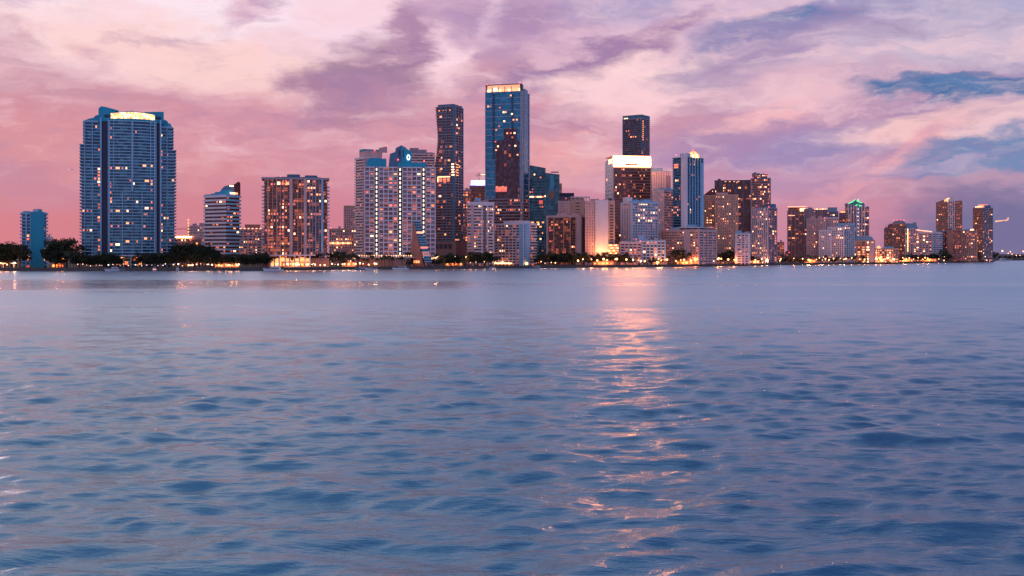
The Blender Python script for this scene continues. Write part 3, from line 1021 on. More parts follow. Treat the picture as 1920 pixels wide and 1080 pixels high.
# -- brown tower with pale piers
def brown_tower():
    t = T('residential_tower', 'broad brown glass tower with pale piers and many red lit rooms above a bright lobby', 'residential tower', 493, 616, 1000, depth=30)
    X, Z = t.X, t.Z
    zt = Z(336)
    t.vol(zt, z0=Z(484), w=X(612) - X(497), ox=(X(612) + X(497)) / 2, core=G_smoke, slab=(W_brown, .75, .55, .55), pitch=3.1, lit=120, bays=22, pal=PAL_RED,
          cols=((6, .35), (7, .3), (1, .2)))
    ph = 3.1
    z = Z(484) + 2
    while z < zt - 4:
        for px, wd in ((495, 3.2), (614, 3.2)):
            t.bar('balcony', W_white, (X(px), -8, z), (wd, 11, 1.0))
        z += ph * 1.05
    for px, wd in ((503.5, .9), (519.5, .7), (532.5, .6), (545.5, 2.8), (571.5, 2.6), (558, .5), (580, .6), (591, .7), (603, 2.0), (512, .4), (526, .4), (565, .4), (585.5, .4), (597, .4)):
        t.bar('pier', W_pink if px < 575 else W_cool, (X(px), -t.d / 2 - .5, (Z(484) + zt) / 2), (wd, 1.5, zt - Z(484)))
    t.bar('roof', W_grey, (X(554), 0, zt + .7), (X(617) - X(492), 32, 1.6))
    mb = MB().plate([(X(510), zt + 1.4), (X(606), zt + 1.4), (X(595), Z(331.5)), (X(523), Z(331.5))], -14, 14)
    mb.build('roof_step', W_slate, t.root)
    for a, b_, y in ((538, 562, 326.5), (571, 594, 328)):
        MB().prism([(X(a), -9), (X(a) + 3, -12), (X(b_) - 3, -12), (X(b_), -9), (X(b_), 9), (X(a), 9)], Z(333), Z(y)).build('roof_plant_room', W_slate, t.root)
        t.bar('roof_plant_cap', W_grey, ((X(a) + X(b_)) / 2, 0, Z(y) + .2), ((X(b_) - X(a)) * .7, 12, .5))
    t.beacon(X(526), 0, Z(331))
    for px in (523, 531, 539):
        t.bar('lit_window', (E_orange, E_white, E_warm)[px % 3], (X(px), -t.d / 2 - .3, Z(344)), (5.5 * t.k, .5, 2.6))
    # lobby
    t.bar('lobby_glass', E_gold, (X(545), -t.d / 2 + 4, 6), (X(583) - X(510), 6, 9.5))
    t.bar('lobby_canopy', W_white, (X(548), -t.d / 2 - 4, 11.6), (X(590) - X(505), 18, 1.0))
    for px in (508, 516, 524, 535, 543, 552, 561, 571, 580):
        t.bar('lobby_column', W_white, (X(px), -t.d / 2 - 10, 5.5), (1.3, 1.3, 11))
    for i, px in enumerate((520, 530, 541, 549, 557, 566, 576)):
        t.bar('lobby_light', (E_goldhot, E_gold)[i % 2], (X(px), -t.d / 2 - 6, (3.2, 8.6)[i % 2]), (3.2, .4, 1.4))
    t.bar('podium', W_brown, (X(600), -t.d / 2 + 2, Z(484) / 2), (X(616) - X(584), 14, Z(484)))
    t.bar('podium', W_brown, (X(500), -t.d / 2 + 2, Z(484) / 2), (X(510) - X(493), 14, Z(484)))


brown_tower()

# -- blocks behind between the brown tower and the white grid hotel
t = T('hotel_block', 'long pink window-grid block with bright awning row behind the shore palms', 'hotel block', 617, 672, 1250, depth=35)
t.vol(t.Z(430), core=G_room, slab=(W_pink, 1.3, .5), piers=(W_pink, 14, 1.2, .6), lit=40, pal=PAL_HOT, roof=W_pink)
for i in range(9):
    t.bar('awning_light', E_goldhot if i % 2 else E_gold, (t.X(620 + i * 4.6), -t.d / 2 - 1.5, t.Z(456)), (2.4, .8, 1.6))
t = T('apartment_tower', 'plain pink tower with a windowless top band behind the pink grid block', 'apartment tower', 645, 678, 1500, depth=28)
t.vol(t.Z(392), core=G_room, slab=(W_pink, 1.3, .3), piers=(W_pink, 9, 1.9, .5), lit=22, roof=W_pink)
t.bar('top_band', W_beige, (0, 0, t.Z(389)), (t.w + .6, t.d + .6, 5.2))

t = T('residential_tower', 'tall white slab-balcony tower with red beacons behind the white grid hotel', 'residential tower', 667, 722, 1220, xe=682, front='R', alpha=30)
zt = t.Z(296)
t.vol(zt, core=G_room, slab=(W_white, 1.5, 1.2), piers=(W_pink, 8, 2.0, 1.25), pitch=3.2, lit=26, slit=6, roof=W_white)
t.bar('top_storeys', W_pink, (t.w * .02, 0, zt + 4.5), (t.w * .82, t.d * .7, 9))
t.bar('roof_box', W_aqua, (t.w * .0, 0, zt + 9.5), (t.w * .8, t.d * .6, 2.4))
MB().plate([(0, 0), (10, 0), (10, 7.5), (0, 5)], -1, 1).build('roof_fin', W_pink, t.root).location = (t.w * .3, -t.d * .3, zt + 8)
t.beacon(t.w * .3 + 10, -t.d * .3, zt + 15.5); t.beacon(t.w * .05, -t.d * .4, zt + 9)

# -- white grid hotel with LED columns
def grid_hotel():
    t = T('hotel_tower', 'white grid hotel slab with three glowing light columns and a lit oval sign', 'hotel tower', 684, 816, 1060, depth=26)
    X, Z = t.X, t.Z
    zt = Z(314)
    nb, nf = 15, 21
    z0 = Z(488)
    MB().box(0, 0, zt / 2, t.w - .8, t.d, zt).build('window_wall', G_grid, t.root)
    ph = (zt - z0) / nf
    bw = t.w / nb
    for i in range(nf + 1):
        t.bar('floor_slab', W_white, (0, 0, z0 + i * ph), (t.w + .3, t.d + 1.6, .95))
    led = (2, 7, 12)
    for j in range(nb + 1):
        t.bar('pier', W_white, (-t.w / 2 + j * bw, -t.d / 2 - .42, (z0 + zt) / 2), (.85, 1.2, zt - z0 + .8))
    for j in led:
        t.bar('dark_channel', W_navy, (-t.w / 2 + (j + .5) * bw, -t.d / 2 - .55, (z0 + zt) / 2), (bw - .9, 1.2, zt - z0))
        for i in range(nf):
            for h in (.5,):
                t.bar('led_lamp', E_led, (-t.w / 2 + (j + .5) * bw, -t.d / 2 - 1.3, z0 + (i + h) * ph), (1.15, .5, ph * .56))
    r = t.rnd
    for j in range(nb):
        if j in led: continue
        for i in range(nf):
            # every window is a pane of its own
            u = r.random()
            if u < .13:
                m, hh, ww = r.choice(PAL_RED), ph * .5, bw * .62
            else:
                continue
            t.bar('lit_window', m, (-t.w / 2 + (j + .5) * bw, -t.d / 2 - .08, z0 + (i + .42) * ph), (ww, .16, hh))
    pane = MB().box(0, 0, 0, bw * .7, .12, ph * .62).mesh('window_pane', G_grid)
    rail = MB().box(0, 0, 0, bw * .8, .12, ph * .2).mesh('balcony_rail', W_grey)
    for j in range(nb):
        if j in led: continue
        for i in range(nf):
            x, z = -t.w / 2 + (j + .5) * bw, z0 + i * ph
            if (i * 7 + j * 3) % 3:
                link('balcony_rail', rail, t.root, (x, -t.d / 2 - .5, z + ph * .24))
    # roof masses
    y0 = -t.d / 2 + 3
    MB().plate([(X(686), zt), (X(724), zt), (X(724), Z(298)), (X(717), Z(298)), (X(713), Z(296)), (X(693), Z(296)), (X(688), Z(303))], y0, y0 + 14).build('roof_block', W_aqua, t.root)
    MB().plate([(X(728), zt), (X(800), zt), (X(800), Z(307)), (X(788), Z(305)), (X(771), Z(305)), (X(771), Z(282)), (X(763), Z(280)), (X(761), Z(276)), (X(752.5), Z(271.5)),
                (X(741.5), Z(277)), (X(741), Z(284)), (X(731), Z(288))], y0 + 1, y0 + 16).build('roof_block', W_slate, t.root)
    MB().plate([(X(752.5), zt), (X(771.5), zt), (X(771.5), Z(284)), (X(761.5), Z(277.5)), (X(752.5), Z(272.5))], y0 + .2, y0 + 1.5).build('roof_gable', W_aqua, t.root)
    t.bar('roof_parapet', W_aqua, (X(772), y0 + .5, Z(309)), (X(799) - X(746), 2.5, Z(304.5) - zt))
    for px in (748.5, 756):
        t.bar('louvre_slot', W_navy, (X(px), y0 + .05, Z(288)), (.9, .5, 7.5))
    ring = MB()
    n = 20
    vs, fs = [], []
    for i in range(n):
        a = 2 * math.pi * i / n
        for rr_ in (1.0, .5):
            for yy in (0, -.4):
                vs.append((math.cos(a) * 1.75 * rr_, yy, math.sin(a) * 2.9 * rr_))
    for i in range(n):
        a, b_ = i * 4, ((i + 1) % n) * 4
        fs += [(a + 1, b_ + 1, b_ + 3, a + 3), (a, b_, b_ + 1, a + 1), (a + 2, a + 3, b_ + 3, b_ + 2), (a, a + 2, b_ + 2, b_)]
    ring.add(vs, fs).build('oval_sign', E_sign, t.root).location = (X(765.5), y0 - .1, Z(294.5))
    t.beacon(X(746), y0, Z(300)); t.beacon(X(795), y0, Z(302))
    # side return of the slab, left
    t.bar('end_wall', W_pink, (-t.w / 2 - .9, 1, zt / 2), (1.6, t.d - 2, zt))
    # slanted stair-stepped atrium
    A = [(773, 414), (785, 412)]
    zt2 = Z(413)
    yb = -t.d / 2
    stp = 17
    for i in range(stp):
        u = i / (stp - 1)
        py = 415 + (490 - 415) * u
        a = 774 + (794 - 774) * u
        b_ = 787 + (809 - 787) * u
        dep = 2 + 13 * u
        t.bar('atrium_slab', W_cool, ((X(a) + X(b_)) / 2, yb - dep / 2, Z(py)), (X(b_) - X(a), dep + .6, .8))
        if i < stp - 1:
            m = G_blue if r.random() > .2 else r.choice((E_warm, E_dim, E_orange))
            t.bar('atrium_window', m, ((X(a) + X(b_)) / 2 + .6, yb - dep / 2 + .3, Z(py + 2.4)), (X(b_) - X(a) - .8, dep, 1.6))
    MB().add([(X(773), yb, Z(413)), (X(766), yb, 0), (X(794), yb - 15, 0), (X(775), yb - 2.4, Z(413)),
              (X(774.5), yb, Z(413)), (X(798), yb, 0)],
             [(0, 1, 2, 3), (3, 2, 5, 4), (0, 3, 4), (1, 5, 2), (0, 4, 5, 1)]).build('atrium_side_wall', W_brick, t.root)
    for i in range(4):
        t.bar('entrance_light', E_gold, (X(772 + i * 4), yb - 9 - i, 5), (1.6, .5, 2.4))
    # podium terrace with colonnade
    t.bar('podium', W_pink, (X(722), yb - 9, 4.5), (X(775) - X(672), 16, 9))
    t.bar('terrace_slab', W_white, (X(722), yb - 10, 9.4), (X(777) - X(670), 20, .8))
    for i in range(22):
        px = 674 + i * 4.5
        t.bar('terrace_column', W_beige, (X(px), yb - 18.6, 4.5), (.9, .9, 9))
        t.bar('terrace_lamp', (E_goldhot, E_gold, E_warm)[i % 3], (X(px + 1.6), yb - 19.2, 11.0), (1.1, 1.1, 1.1))


grid_hotel()

t = T('residential_tower', 'grey balcony tower with stepped roof behind the lit oval sign', 'residential tower', 764, 814, 1330, depth=24)
zt = t.Z(288)
t.vol(zt, core=G_room, slab=(W_white, 1.3, .9), pitch=3.2, lit=24, pal=PAL, bays=9, roof=W_grey)
for a, b_, y in ((768, 785, 278), (776, 800, 281), (790, 811, 286)):
    t.bar('roof_step', W_grey, ((t.X(a) + t.X(b_)) / 2, 1 + a * .001, (zt + t.Z(y)) / 2 + .5), (t.X(b_) - t.X(a), 16 + a * .01, t.Z(y) - zt))

# -- slim curved dark tower
def curved_tower():
    t = T('residential_tower', 'slim dark tower with waisted curving left side and one glowing orange floor', 'residential tower', 817, 868, 1150, xe=851, alpha=27)
    zt = t.Z(199)
    nf = 58
    ph = zt / nf
    w, d = t.w, t.d

    def left(u):                       # inward waist of the left edge
        return w * (.0 + .12 * math.exp(-((u - .80) / .13) ** 2) - .16 / (1 + math.exp((u - .62) / .05)))
    vs, fs = [], []
    for i in range(nf + 1):
        l = -w / 2 + left(i / nf)
        vs += [(l, -d / 2, i * ph), (w / 2, -d / 2, i * ph), (w / 2, d / 2, i * ph), (l, d / 2, i * ph)]
    for i in range(nf):
        for k in range(4):
            a, b_ = i * 4 + k, i * 4 + (k + 1) % 4
            fs.append((a, b_, b_ + 4, a + 4))
    fs.append((nf * 4, nf * 4 + 1, nf * 4 + 2, nf * 4 + 3))
    MB().add(vs, fs).build('window_wall', G_dark, t.root)
    r = t.rnd
    for i in range(1, nf + 1):
        l = -w / 2 + left(i / nf)
        t.bar('floor_slab', W_grey if i % 6 else W_steel, ((l + w / 2) / 2, 0, i * ph - .3), (w / 2 - l + 1.5, d + 1.5, .62))
    for u in (.5, .36, .12, -.1):
        t.bar('pier', W_slate, (u * w * .98, -d / 2 - .5, zt / 2), (1.0 if u < .5 else 2.2, .7, zt))
    for v in (-.46, -.1, .2, .46):
        t.bar('pier', W_slate, (w / 2 + .5, v * d, zt / 2), (.7, 1.2, zt))
    for (bx, n_, sd) in ((0, 20, 0), (0, 26, 1)):
        for _ in range(n_):
            i = r.randrange(nf - 3)
            if sd:
                t.bar('lit_window', r.choice(PAL), (w / 2 + .06, r.uniform(-.4, .4) * d, (i + .4) * ph), (.2, 3.4, ph * .55))
            else:
                t.bar('lit_window', r.choice(PAL), (r.uniform(-.36, .44) * w, -d / 2 - .06, (i + .4) * ph), (2.6, .2, ph * .55))
    zf = t.Z(336)
    t.bar('sky_lobby', E_orange, (-.04 * w, -d / 2 - .1, zf), (w * .62, 1.0, 5.2))
    t.bar('sky_lobby', E_goldhot, (-.04 * w, -d / 2 - .3, zf + 2.9), (w * .66, 1.2, .7))
    t.bar('sky_lobby', E_goldhot, (-.37 * w, -d / 2 - .3, zf), (.6, 1.2, 5.4))
    for i in range(5):
        t.bar('corner_light', E_white, (w / 2 - 1 + .1 * i, -d / 2 - .8, t.Z(308 + i * 5)), (3.0, .5, 1.3))
        t.bar('corner_light', E_warm, (w / 2 + .8, -d * .2, t.Z(308 + i * 5)), (.5, 5, .8))
    t.bar('crown', W_slate, (.04 * w, 0, zt + 1.2), (w * .86, d, 2.6))
    for i in range(4):
        t.bar('crown_light', E_warm, (-.3 * w + i * .2 * w, -d / 2 - .3, zt - 4.2), (1.6, .3, .8))
    t.beacon(-.4 * w, 0, zt + 2); t.beacon(.4 * w, d * .3, zt + 2)
    # podium
    MB().box(0, 0, t.Z(452) / 2, w + 9, d + 9, t.Z(452)).build('podium', W_brown, t.root)
    t.bar('podium_cornice', W_slate, (0, 0, t.Z(452) + .3), (w + 9.8, d + 9.8, .8))
    for u in (-.35, -.1, .15, .4):
        t.bar('podium_louvre', W_dark, (u * w, -d / 2 - 4.6, t.Z(462)), (4, .4, 5))


curved_tower()

t = T('apartment_tower', 'narrow balcony tower in the gap right of the dark curved tower', 'apartment tower', 866, 884, 1400, depth=18)
t.vol(t.Z(358), core=G_room, slab=(W_pink, 1.2, .7), piers=(W_brick, 4, .9, .75), lit=24, pal=PAL_HOT, roof=W_pink)
t.plant(t.Z(358) + 1, 1)
t = T('office_tower', 'banded office tower with a violet-blue lit crown behind the white flats', 'office tower', 881, 918, 1460, depth=28)
zt = t.Z(349)
t.vol(zt, core=G_office, slab=(W_brick, 1.5, .4), pitch=3.9, lit=14, roof=W_brown)
t.bar('crown_panel', E_violet, (0, -t.d / 2 + 1, t.Z(342.5)), (t.w * .9, 3, 6.2))
t.bar('crown_band', E_blue, (0, -t.d / 2 + .4, t.Z(346.8)), (t.w * .96, 3.4, 1.6))
t.bar('crown_sign', E_violet, (0, -t.d / 2 - 1.6, t.Z(346)), (t.w * .42, .5, 2.0))
t.bar('crown_roof', W_navy, (0, 2, t.Z(338) - .2), (t.w * .95, t.d * .8, 1.0))
for z in range(int(t.Z(470)), int(t.Z(356)), 4):
    t.bar('edge_light', E_strip, (-t.w / 2 - .4, -t.d / 2 - .3, z), (1.0, .5, 1.6))
crane(898, 328, 1620, 12, 4, 'tower crane with work lights above the violet-lit office crown', lit=True)

# -- white flats in front
t = T('apartment_tower', 'white banded flats with a dark central slot left of the tall blue glass tower', 'apartment tower', 876, 926, 1130, depth=22)
zt = t.Z(383)
t.vol(zt, core=G_room, slab=(W_white, 1.5, .9, .4), pitch=3.3, lit=44, bays=12, pal=PAL_HOT, roof=W_white, roof_t=2.2)
for a, b_ in ((876, 877), (883, 888.5), (902.5, 905), (913, 915.5), (924, 926)):
    t.panel('pier', W_pink if a < 900 else W_white, t.X(a), t.X(b_), 0, zt, .3, 1.0)
t.panel('dark_slot', W_brown, t.X(906.5), t.X(911.5), 0, zt - 3, .25, .8)
t.bar('stair_tower', W_cool, (t.X(896), 0, zt + 4), (6, 8, 6))
t.plant(zt + 2.2, 2)

# -- tall blue glass tower
def glass_tower():
    t = T('office_tower', 'tallest blue glass tower with an orange-lit open crown', 'office tower', 910, 992, 1320, xe=979, alpha=17)
    zt = t.Z(170)
    w, d = t.w, t.d
    t.vol(zt, core=G_deep, slab=(W_steel, .5, .28), pitch=3.9 * 2, lit=0)
    z_mid = t.Z(372)
    t.vol(z_mid, core=G_night, w=w + .4, d=d + .4, slab=(W_grey, 1.1, .45), pitch=3.9, lit=60, pal=PAL, bays=18, slit=14, core_name='lower_window_wall')
    r = t.rnd
    for (u0, u1, y) in ((-.22, .34, 300), (-.22, .42, 262), (.0, .36, 240)):
        MB().box(0, 0, 0, (u1 - u0) * w, .5, t.Z(y) - z_mid).build('dark_bay', G_night, t.root).location = ((u0 + u1) / 2 * w, -d / 2 - .12 - .05 * u1, (t.Z(y) + z_mid) / 2)
    for u, y1, y0 in ((-.27, 176, 300), (.24, 178, 300)):
        n_ = 26
        for i in range(n_):
            z = t.Z(y1 + (y0 - y1) * i / n_)
            t.bar('vent_panel', W_navy, (u * w, -d / 2 - .2, z), (w * .055, .6, 2.2))
    for u in (-.495, .47, .5):
        t.bar('corner_fin', W_steel, (u * w, -d / 2 - .4, zt / 2), (.7, .9, zt))
    t.bar('side_recess', W_navy, (w / 2 + .1, -d * .32, zt / 2), (.7, d * .12, zt))
    for v in (-.44, .48):
        t.bar('corner_fin', W_steel, (w / 2 + .4, v * d, zt / 2), (.9, 1.2, zt))
    pts = [(.2, 178), (.23, 213), (.02, 226), (.27, 224), (-.42, 197), (-.36, 197), (-.1, 200), (.0, 209), (.06, 209), (-.12, 235), (.36, 224), (-.2, 242), (.1, 249), (.2, 249), (.3, 249),
           (.24, 257), (-.22, 264), (.16, 272), (-.15, 273), (-.2, 280), (.32, 273), (.38, 290)]
    for u, y in pts:
        t.bar('lit_window', r.choice(PAL_HOT), (u * w, -d / 2 - .5, t.Z(y)), (1.9, .6, 1.8))
    t.bar('lit_office', E_red, (-.06 * w, -d / 2 - .7, t.Z(354)), (w * .3, .6, 6.5))
    for i in range(4):
        t.bar('lit_window', E_orange, ((-.18 + i * .08) * w, -d / 2 - .9, t.Z(350 + i % 2 * 3)), (2.4, .5, 2.2))
    # crown
    zc = zt + .3
    hc = t.Z(157) - zt
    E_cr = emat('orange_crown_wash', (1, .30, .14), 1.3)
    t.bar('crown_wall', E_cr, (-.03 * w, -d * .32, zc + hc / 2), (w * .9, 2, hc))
    t.bar('crown_frame', W_slate, (-.02 * w, -d * .36, zc + hc + .2), (w * .96, 6, .9))
    t.bar('crown_frame', W_navy, (.46 * w, -d * .36, zc + hc / 2 - .3), (2.2, 7, hc))
    t.bar('crown_frame', W_slate, (-.485 * w, -d * .36, zc + hc / 2 - .3), (1.1, 7, hc))
    for i in range(7):
        t.bar('crown_lamp', (E_goldhot, E_gold)[i % 2], ((-.42 + i * .14) * w, -d * .36 - 1.2, zc + hc * .2), (w * .085, 1, hc * .26))
    t.bar('crown_sign', E_sign, (-.25 * w, -d * .36 - 2.4, zc + hc * .36), (4.5, .5, 3.6))
    for i in range(4):
        t.bar('crown_post', W_slate, ((-.32 + i * .17) * w, -d * .36 - 2.2, zc + hc * .35), (.9, .8, hc * .7))
    t.bar('rear_block', G_deep, (.2 * w, d * .2, zt + 2), (w * .55, d * .5, 5.0))
    for u in (-.47, -.3, .1, .3, .44):
        MB().tube([(0, 0, 0), (0, 0, 6)], .14, 4).build('roof_mast', W_grey, t.root).location = (u * w, -d * .3, zc + hc)
    t.beacon(-.47 * w, -d * .4, zc + hc + .6); t.beacon(.42 * w, -d * .4, zc + hc + .6)


glass_tower()

# -- white flats with blue end at the water
def shore_flats():
    t = T('apartment_block', 'low white balcony block with bright blue end wall right on the seawall', 'apartment block', 928, 1005, 1140, xe=982, alpha=33)
    zt = t.Z(420)
    ph, n = t.vol(zt, core=G_room, slab=(W_white, 1.0, 1.3, .6), pitch=2.95, lit=20, pal=PAL_RED, bays=13, slit=4, roof=W_white)
    for i in range(9):
        t.bar('pier', W_white, (-t.w / 2 + t.w * i / 8, -t.d / 2 - .5, zt / 2), (.5, 1.1, zt))
    t.bar('end_wall', W_cool, (t.w / 2 + .9, -t.d * .28, zt / 2 + .4), (1.5, t.d * .34, zt + .8))
    t.bar('end_wall', W_cool, (t.w / 2 - 2.6, -t.d / 2 - 1.0, zt / 2), (5.4, 1.2, zt))
    t.plant(zt + .8, 4, W_white, 3)
    for i in range(9):
        t.bar('ground_lamp', (E_goldhot, E_white)[i % 2], (-t.w * .45 + i * 2.6, -t.d / 2 - 3, 2.6), (1.5, .8, 1.5))
    t.bar('ground_lamp', E_goldhot, (t.w / 2 + 3, -t.d / 2 + 1, 2.5), (2.2, 2, 2.6))


shore_flats()

# -- teal glass pair
t = T('office_tower', 'teal glass tower with sloping roof edge tucked behind the tall blue one', 'office tower', 985, 1023, 1400, depth=30)
zt = t.Z(324)
t.vol(zt, core=G_teal, slab=(W_navy, .7, .3), pitch=3.9, lit=34, bays=10, pal=PAL_HOT)
MB().plate([(-t.w / 2, 0), (t.w / 2, 0), (t.w / 2, t.Z(315) - zt), (-t.w / 2, t.Z(308) - zt)], -t.d / 2 + .3, t.d / 2 - 1).build('sloped_crown', G_teal, t.root).location = (0, 0, zt)
for i in range(7):
    t.bar('lit_window', E_white if i % 3 else E_orange, (-t.w * .4 + i * t.w * .13, -t.d / 2 - .4, t.Z(369)), (3, .4, 1.6))
    t.bar('lit_window', E_gold, (-t.w * .4 + i * t.w * .13, -t.d / 2 - .4, t.Z(417 + i % 2 * 8)), (3.2, .4, 1.8))
t.bar('lit_office', E_red, (t.w * .27, -t.d / 2 - .4, t.Z(379)), (5, .4, 4.6))
t.panel('glass_bay', G_blue, -t.w * .42, -t.w * .1, t.Z(410), t.Z(380), .3, .4)
t = T('office_tower', 'faceted dark teal tower with a lighter vertical glass bay beside the teal sloping one', 'office tower', 1020, 1049, 1380, depth=30)
zt = t.Z(328)
t.vol(zt, core=G_teal, slab=(W_navy, .35, .2), pitch=7.8, lit=14, bays=7)
t.panel('glass_bay', G_deep, t.X(1031), t.X(1038.5), t.Z(372), zt, .3, .5)
t.panel('painted_reflection_bay', W_brick, t.X(1031), t.X(1038.5), t.Z(373), t.Z(358), .4, .5)  # red reflection in the glass, put in as a brick-coloured panel
MB().plate([(-t.w / 2, 0), (t.w / 2, 0), (t.w / 2, .6), (-t.w / 2, t.Z(323.5) - zt)], -t.d / 2 + .3, t.d / 2 - 1).build('sloped_crown', G_teal, t.root).location = (0, 0, zt)
t.bar('roof_sign', W_brown, (t.w * .2, -t.d * .3, zt + 4), (10, .6, 1.5))
t = T('apartment_tower', 'narrow pink balcony strip of a tower right of the faceted teal tower', 'apartment tower', 1043, 1053, 1500, depth=14)
t.vol(t.Z(345), core=G_room, slab=(W_pink, 1.1, .7), lit=6, roof=W_pink)
t = T('office_block', 'flat dark glass block with a blank navy top behind the pink apartments', 'office block', 1046, 1076, 1480, depth=28)
t.vol(t.Z(369), core=G_dark, slab=(W_slate, 1.0, .4), pitch=3.9, lit=14, pal=PAL_HOT)
t.bar('top_band', W_navy, (0, 0, t.Z(365.5)), (t.w + .8, t.d + .8, 5.6))

# -- pink punched-window block
t = T('apartment_block', 'pink apartment block with small square windows and an open white roof frame', 'apartment block', 1047, 1113, 1330, depth=26)
zt = t.Z(378)
t.vol(zt, core=G_room, slab=(W_pink, 1.7, .5), piers=(W_pink, 15, 2.3, .55), pitch=3.2, lit=26, pal=PAL_HOT, roof=W_pink)
t.panel('brown_bay', W_beige, t.X(1071), t.X(1095), 0, t.Z(374), .5, 1.2)
z = 4
while z < t.Z(378):
    t.bar('bay_window', G_dark, (t.X(1083), -t.d / 2 - 1.75, z), (5, .3, 1.2)); z += 4
t.bar('roof_frame', W_white, (t.X(1088), -t.d / 2 + 2, t.Z(369.5)), (t.X(1106) - t.X(1070), 6, 1.4))
for px in (1071, 1079, 1087, 1095, 1099, 1105):
    t.bar('roof_frame_post', W_white, (t.X(px), -t.d / 2 + 2, (zt + t.Z(370)) / 2), (1.2, 3, t.Z(370) - zt))
t.bar('roof_storey', W_brown, (t.X(1083), 4, t.Z(373.5)), (t.X(1096) - t.X(1071), 10, 5))

# -- brown slab block with white end walls
def brown_block():
    t = T('office_block', 'squat brown gridded block framed in pale pink with a dark windowless side', 'office block', 1026, 1112, 1260, xe=1090, alpha=26)
    zt = t.Z(407)
    w, d = t.w, t.d
    t.vol(zt, core=G_smoke, slab=(W_brown, .8, .5), pitch=3.3, lit=30, bays=18, pal=PAL_RED)
    t.bar('roof', W_pink, (-.02 * w, 0, zt + 1.2), (w * 1.0, d + 1.8, 2.6))
    for u, wd in ((-.485, 2.4), (-.29, .9), (.0, .9), (.19, .8), (.36, 1)):
        t.bar('pier', W_pink, (u * w, -d / 2 - .8, zt / 2), (wd, 1.2, zt))
    for i in range(13):
        t.bar('mullion', W_brown, ((-.44 + i * .064) * w, -d / 2 - .55, zt / 2), (.4, .5, zt))
    t.bar('end_wall', W_pink, (.45 * w, -d / 2 - .4, zt / 2 + .6), (w * .13, 3.4, zt + 2.4))
    t.bar('dark_side_wall', W_navy, (w / 2 + .35, .06 * d, zt / 2), (1.0, d * .9, zt - 1))
    for i in range(5):
        t.bar('side_panel_joint', W_slate, (w / 2 + .9, .06 * d, 4 + i * zt / 5.4), (.25, d * .86, .5))
    t.plant(zt + 2.4, 2, W_pink, 3)


brown_block()

# -- pale slab with blank floodlit wall
def blank_slab():
    t = T('apartment_tower', 'pale pink tower with a blank wall floodlit orange from its foot', 'apartment tower', 1098, 1152, 1240, depth=22)
    X, Z = t.X, t.Z
    zt = Z(378)
    t.vol(zt, core=G_room, slab=(W_pink, 1.6, .5), piers=(W_pink, 12, 2.2, .55), pitch=3.3, lit=12, bays=11, pal=PAL_HOT, roof=W_pink)
    t.panel('blank_wall', W_white, X(1116), X(1140.5), 0, Z(375), .6, 1.4)
    t.panel('beige_bay', W_beige, X(1141), X(1151.5), 0, zt - 1, .35, .5)
    z = 6
    while z < zt - 3:
        t.bar('bay_window', G_dark, (X(1146.5), -t.d / 2 - 1.0, z), (4.0, .3, 1.4)); z += 3.3
    t.plant(zt + .8, 2, W_pink, 3)
    for i, px in enumerate((1119, 1127, 1136)):
        MB().box(0, 0, .5, 1.2, .9, 1.0).build('floodlight', W_dark, t.root).location = (X(px), -t.d / 2 - 15.2, 2.4)
        ld_ = bpy.data.lights.new('floodlight', 'SPOT')
        ld_.energy = 30000; ld_.color = (1, .34, .1); ld_.spot_size = R(100); ld_.spot_blend = .9; ld_.shadow_soft_size = .6
        lo = bpy.data.objects.new('floodlight_lamp', ld_); COL.objects.link(lo); lo.parent = t.root
        lo.location = (X(px), -t.d / 2 - 15, 4); lo.rotation_euler = (R(150), 0, 0)
    # bright garage front to the right of the wall
    for i in range(6):
        for j in range(4):
            t.bar('garage_light', (E_gold, E_goldhot, E_orange)[(i + j) % 3], (X(1142 + i * 3.2), -t.d / 2 - 4, Z(475 - j * 5)), (1.6, .5, 1.6))
    t.bar('garage', W_beige, (X(1150), -t.d / 2 - 1, Z(458) / 2), (X(1161) - X(1140), 5, Z(458)))


blank_slab()

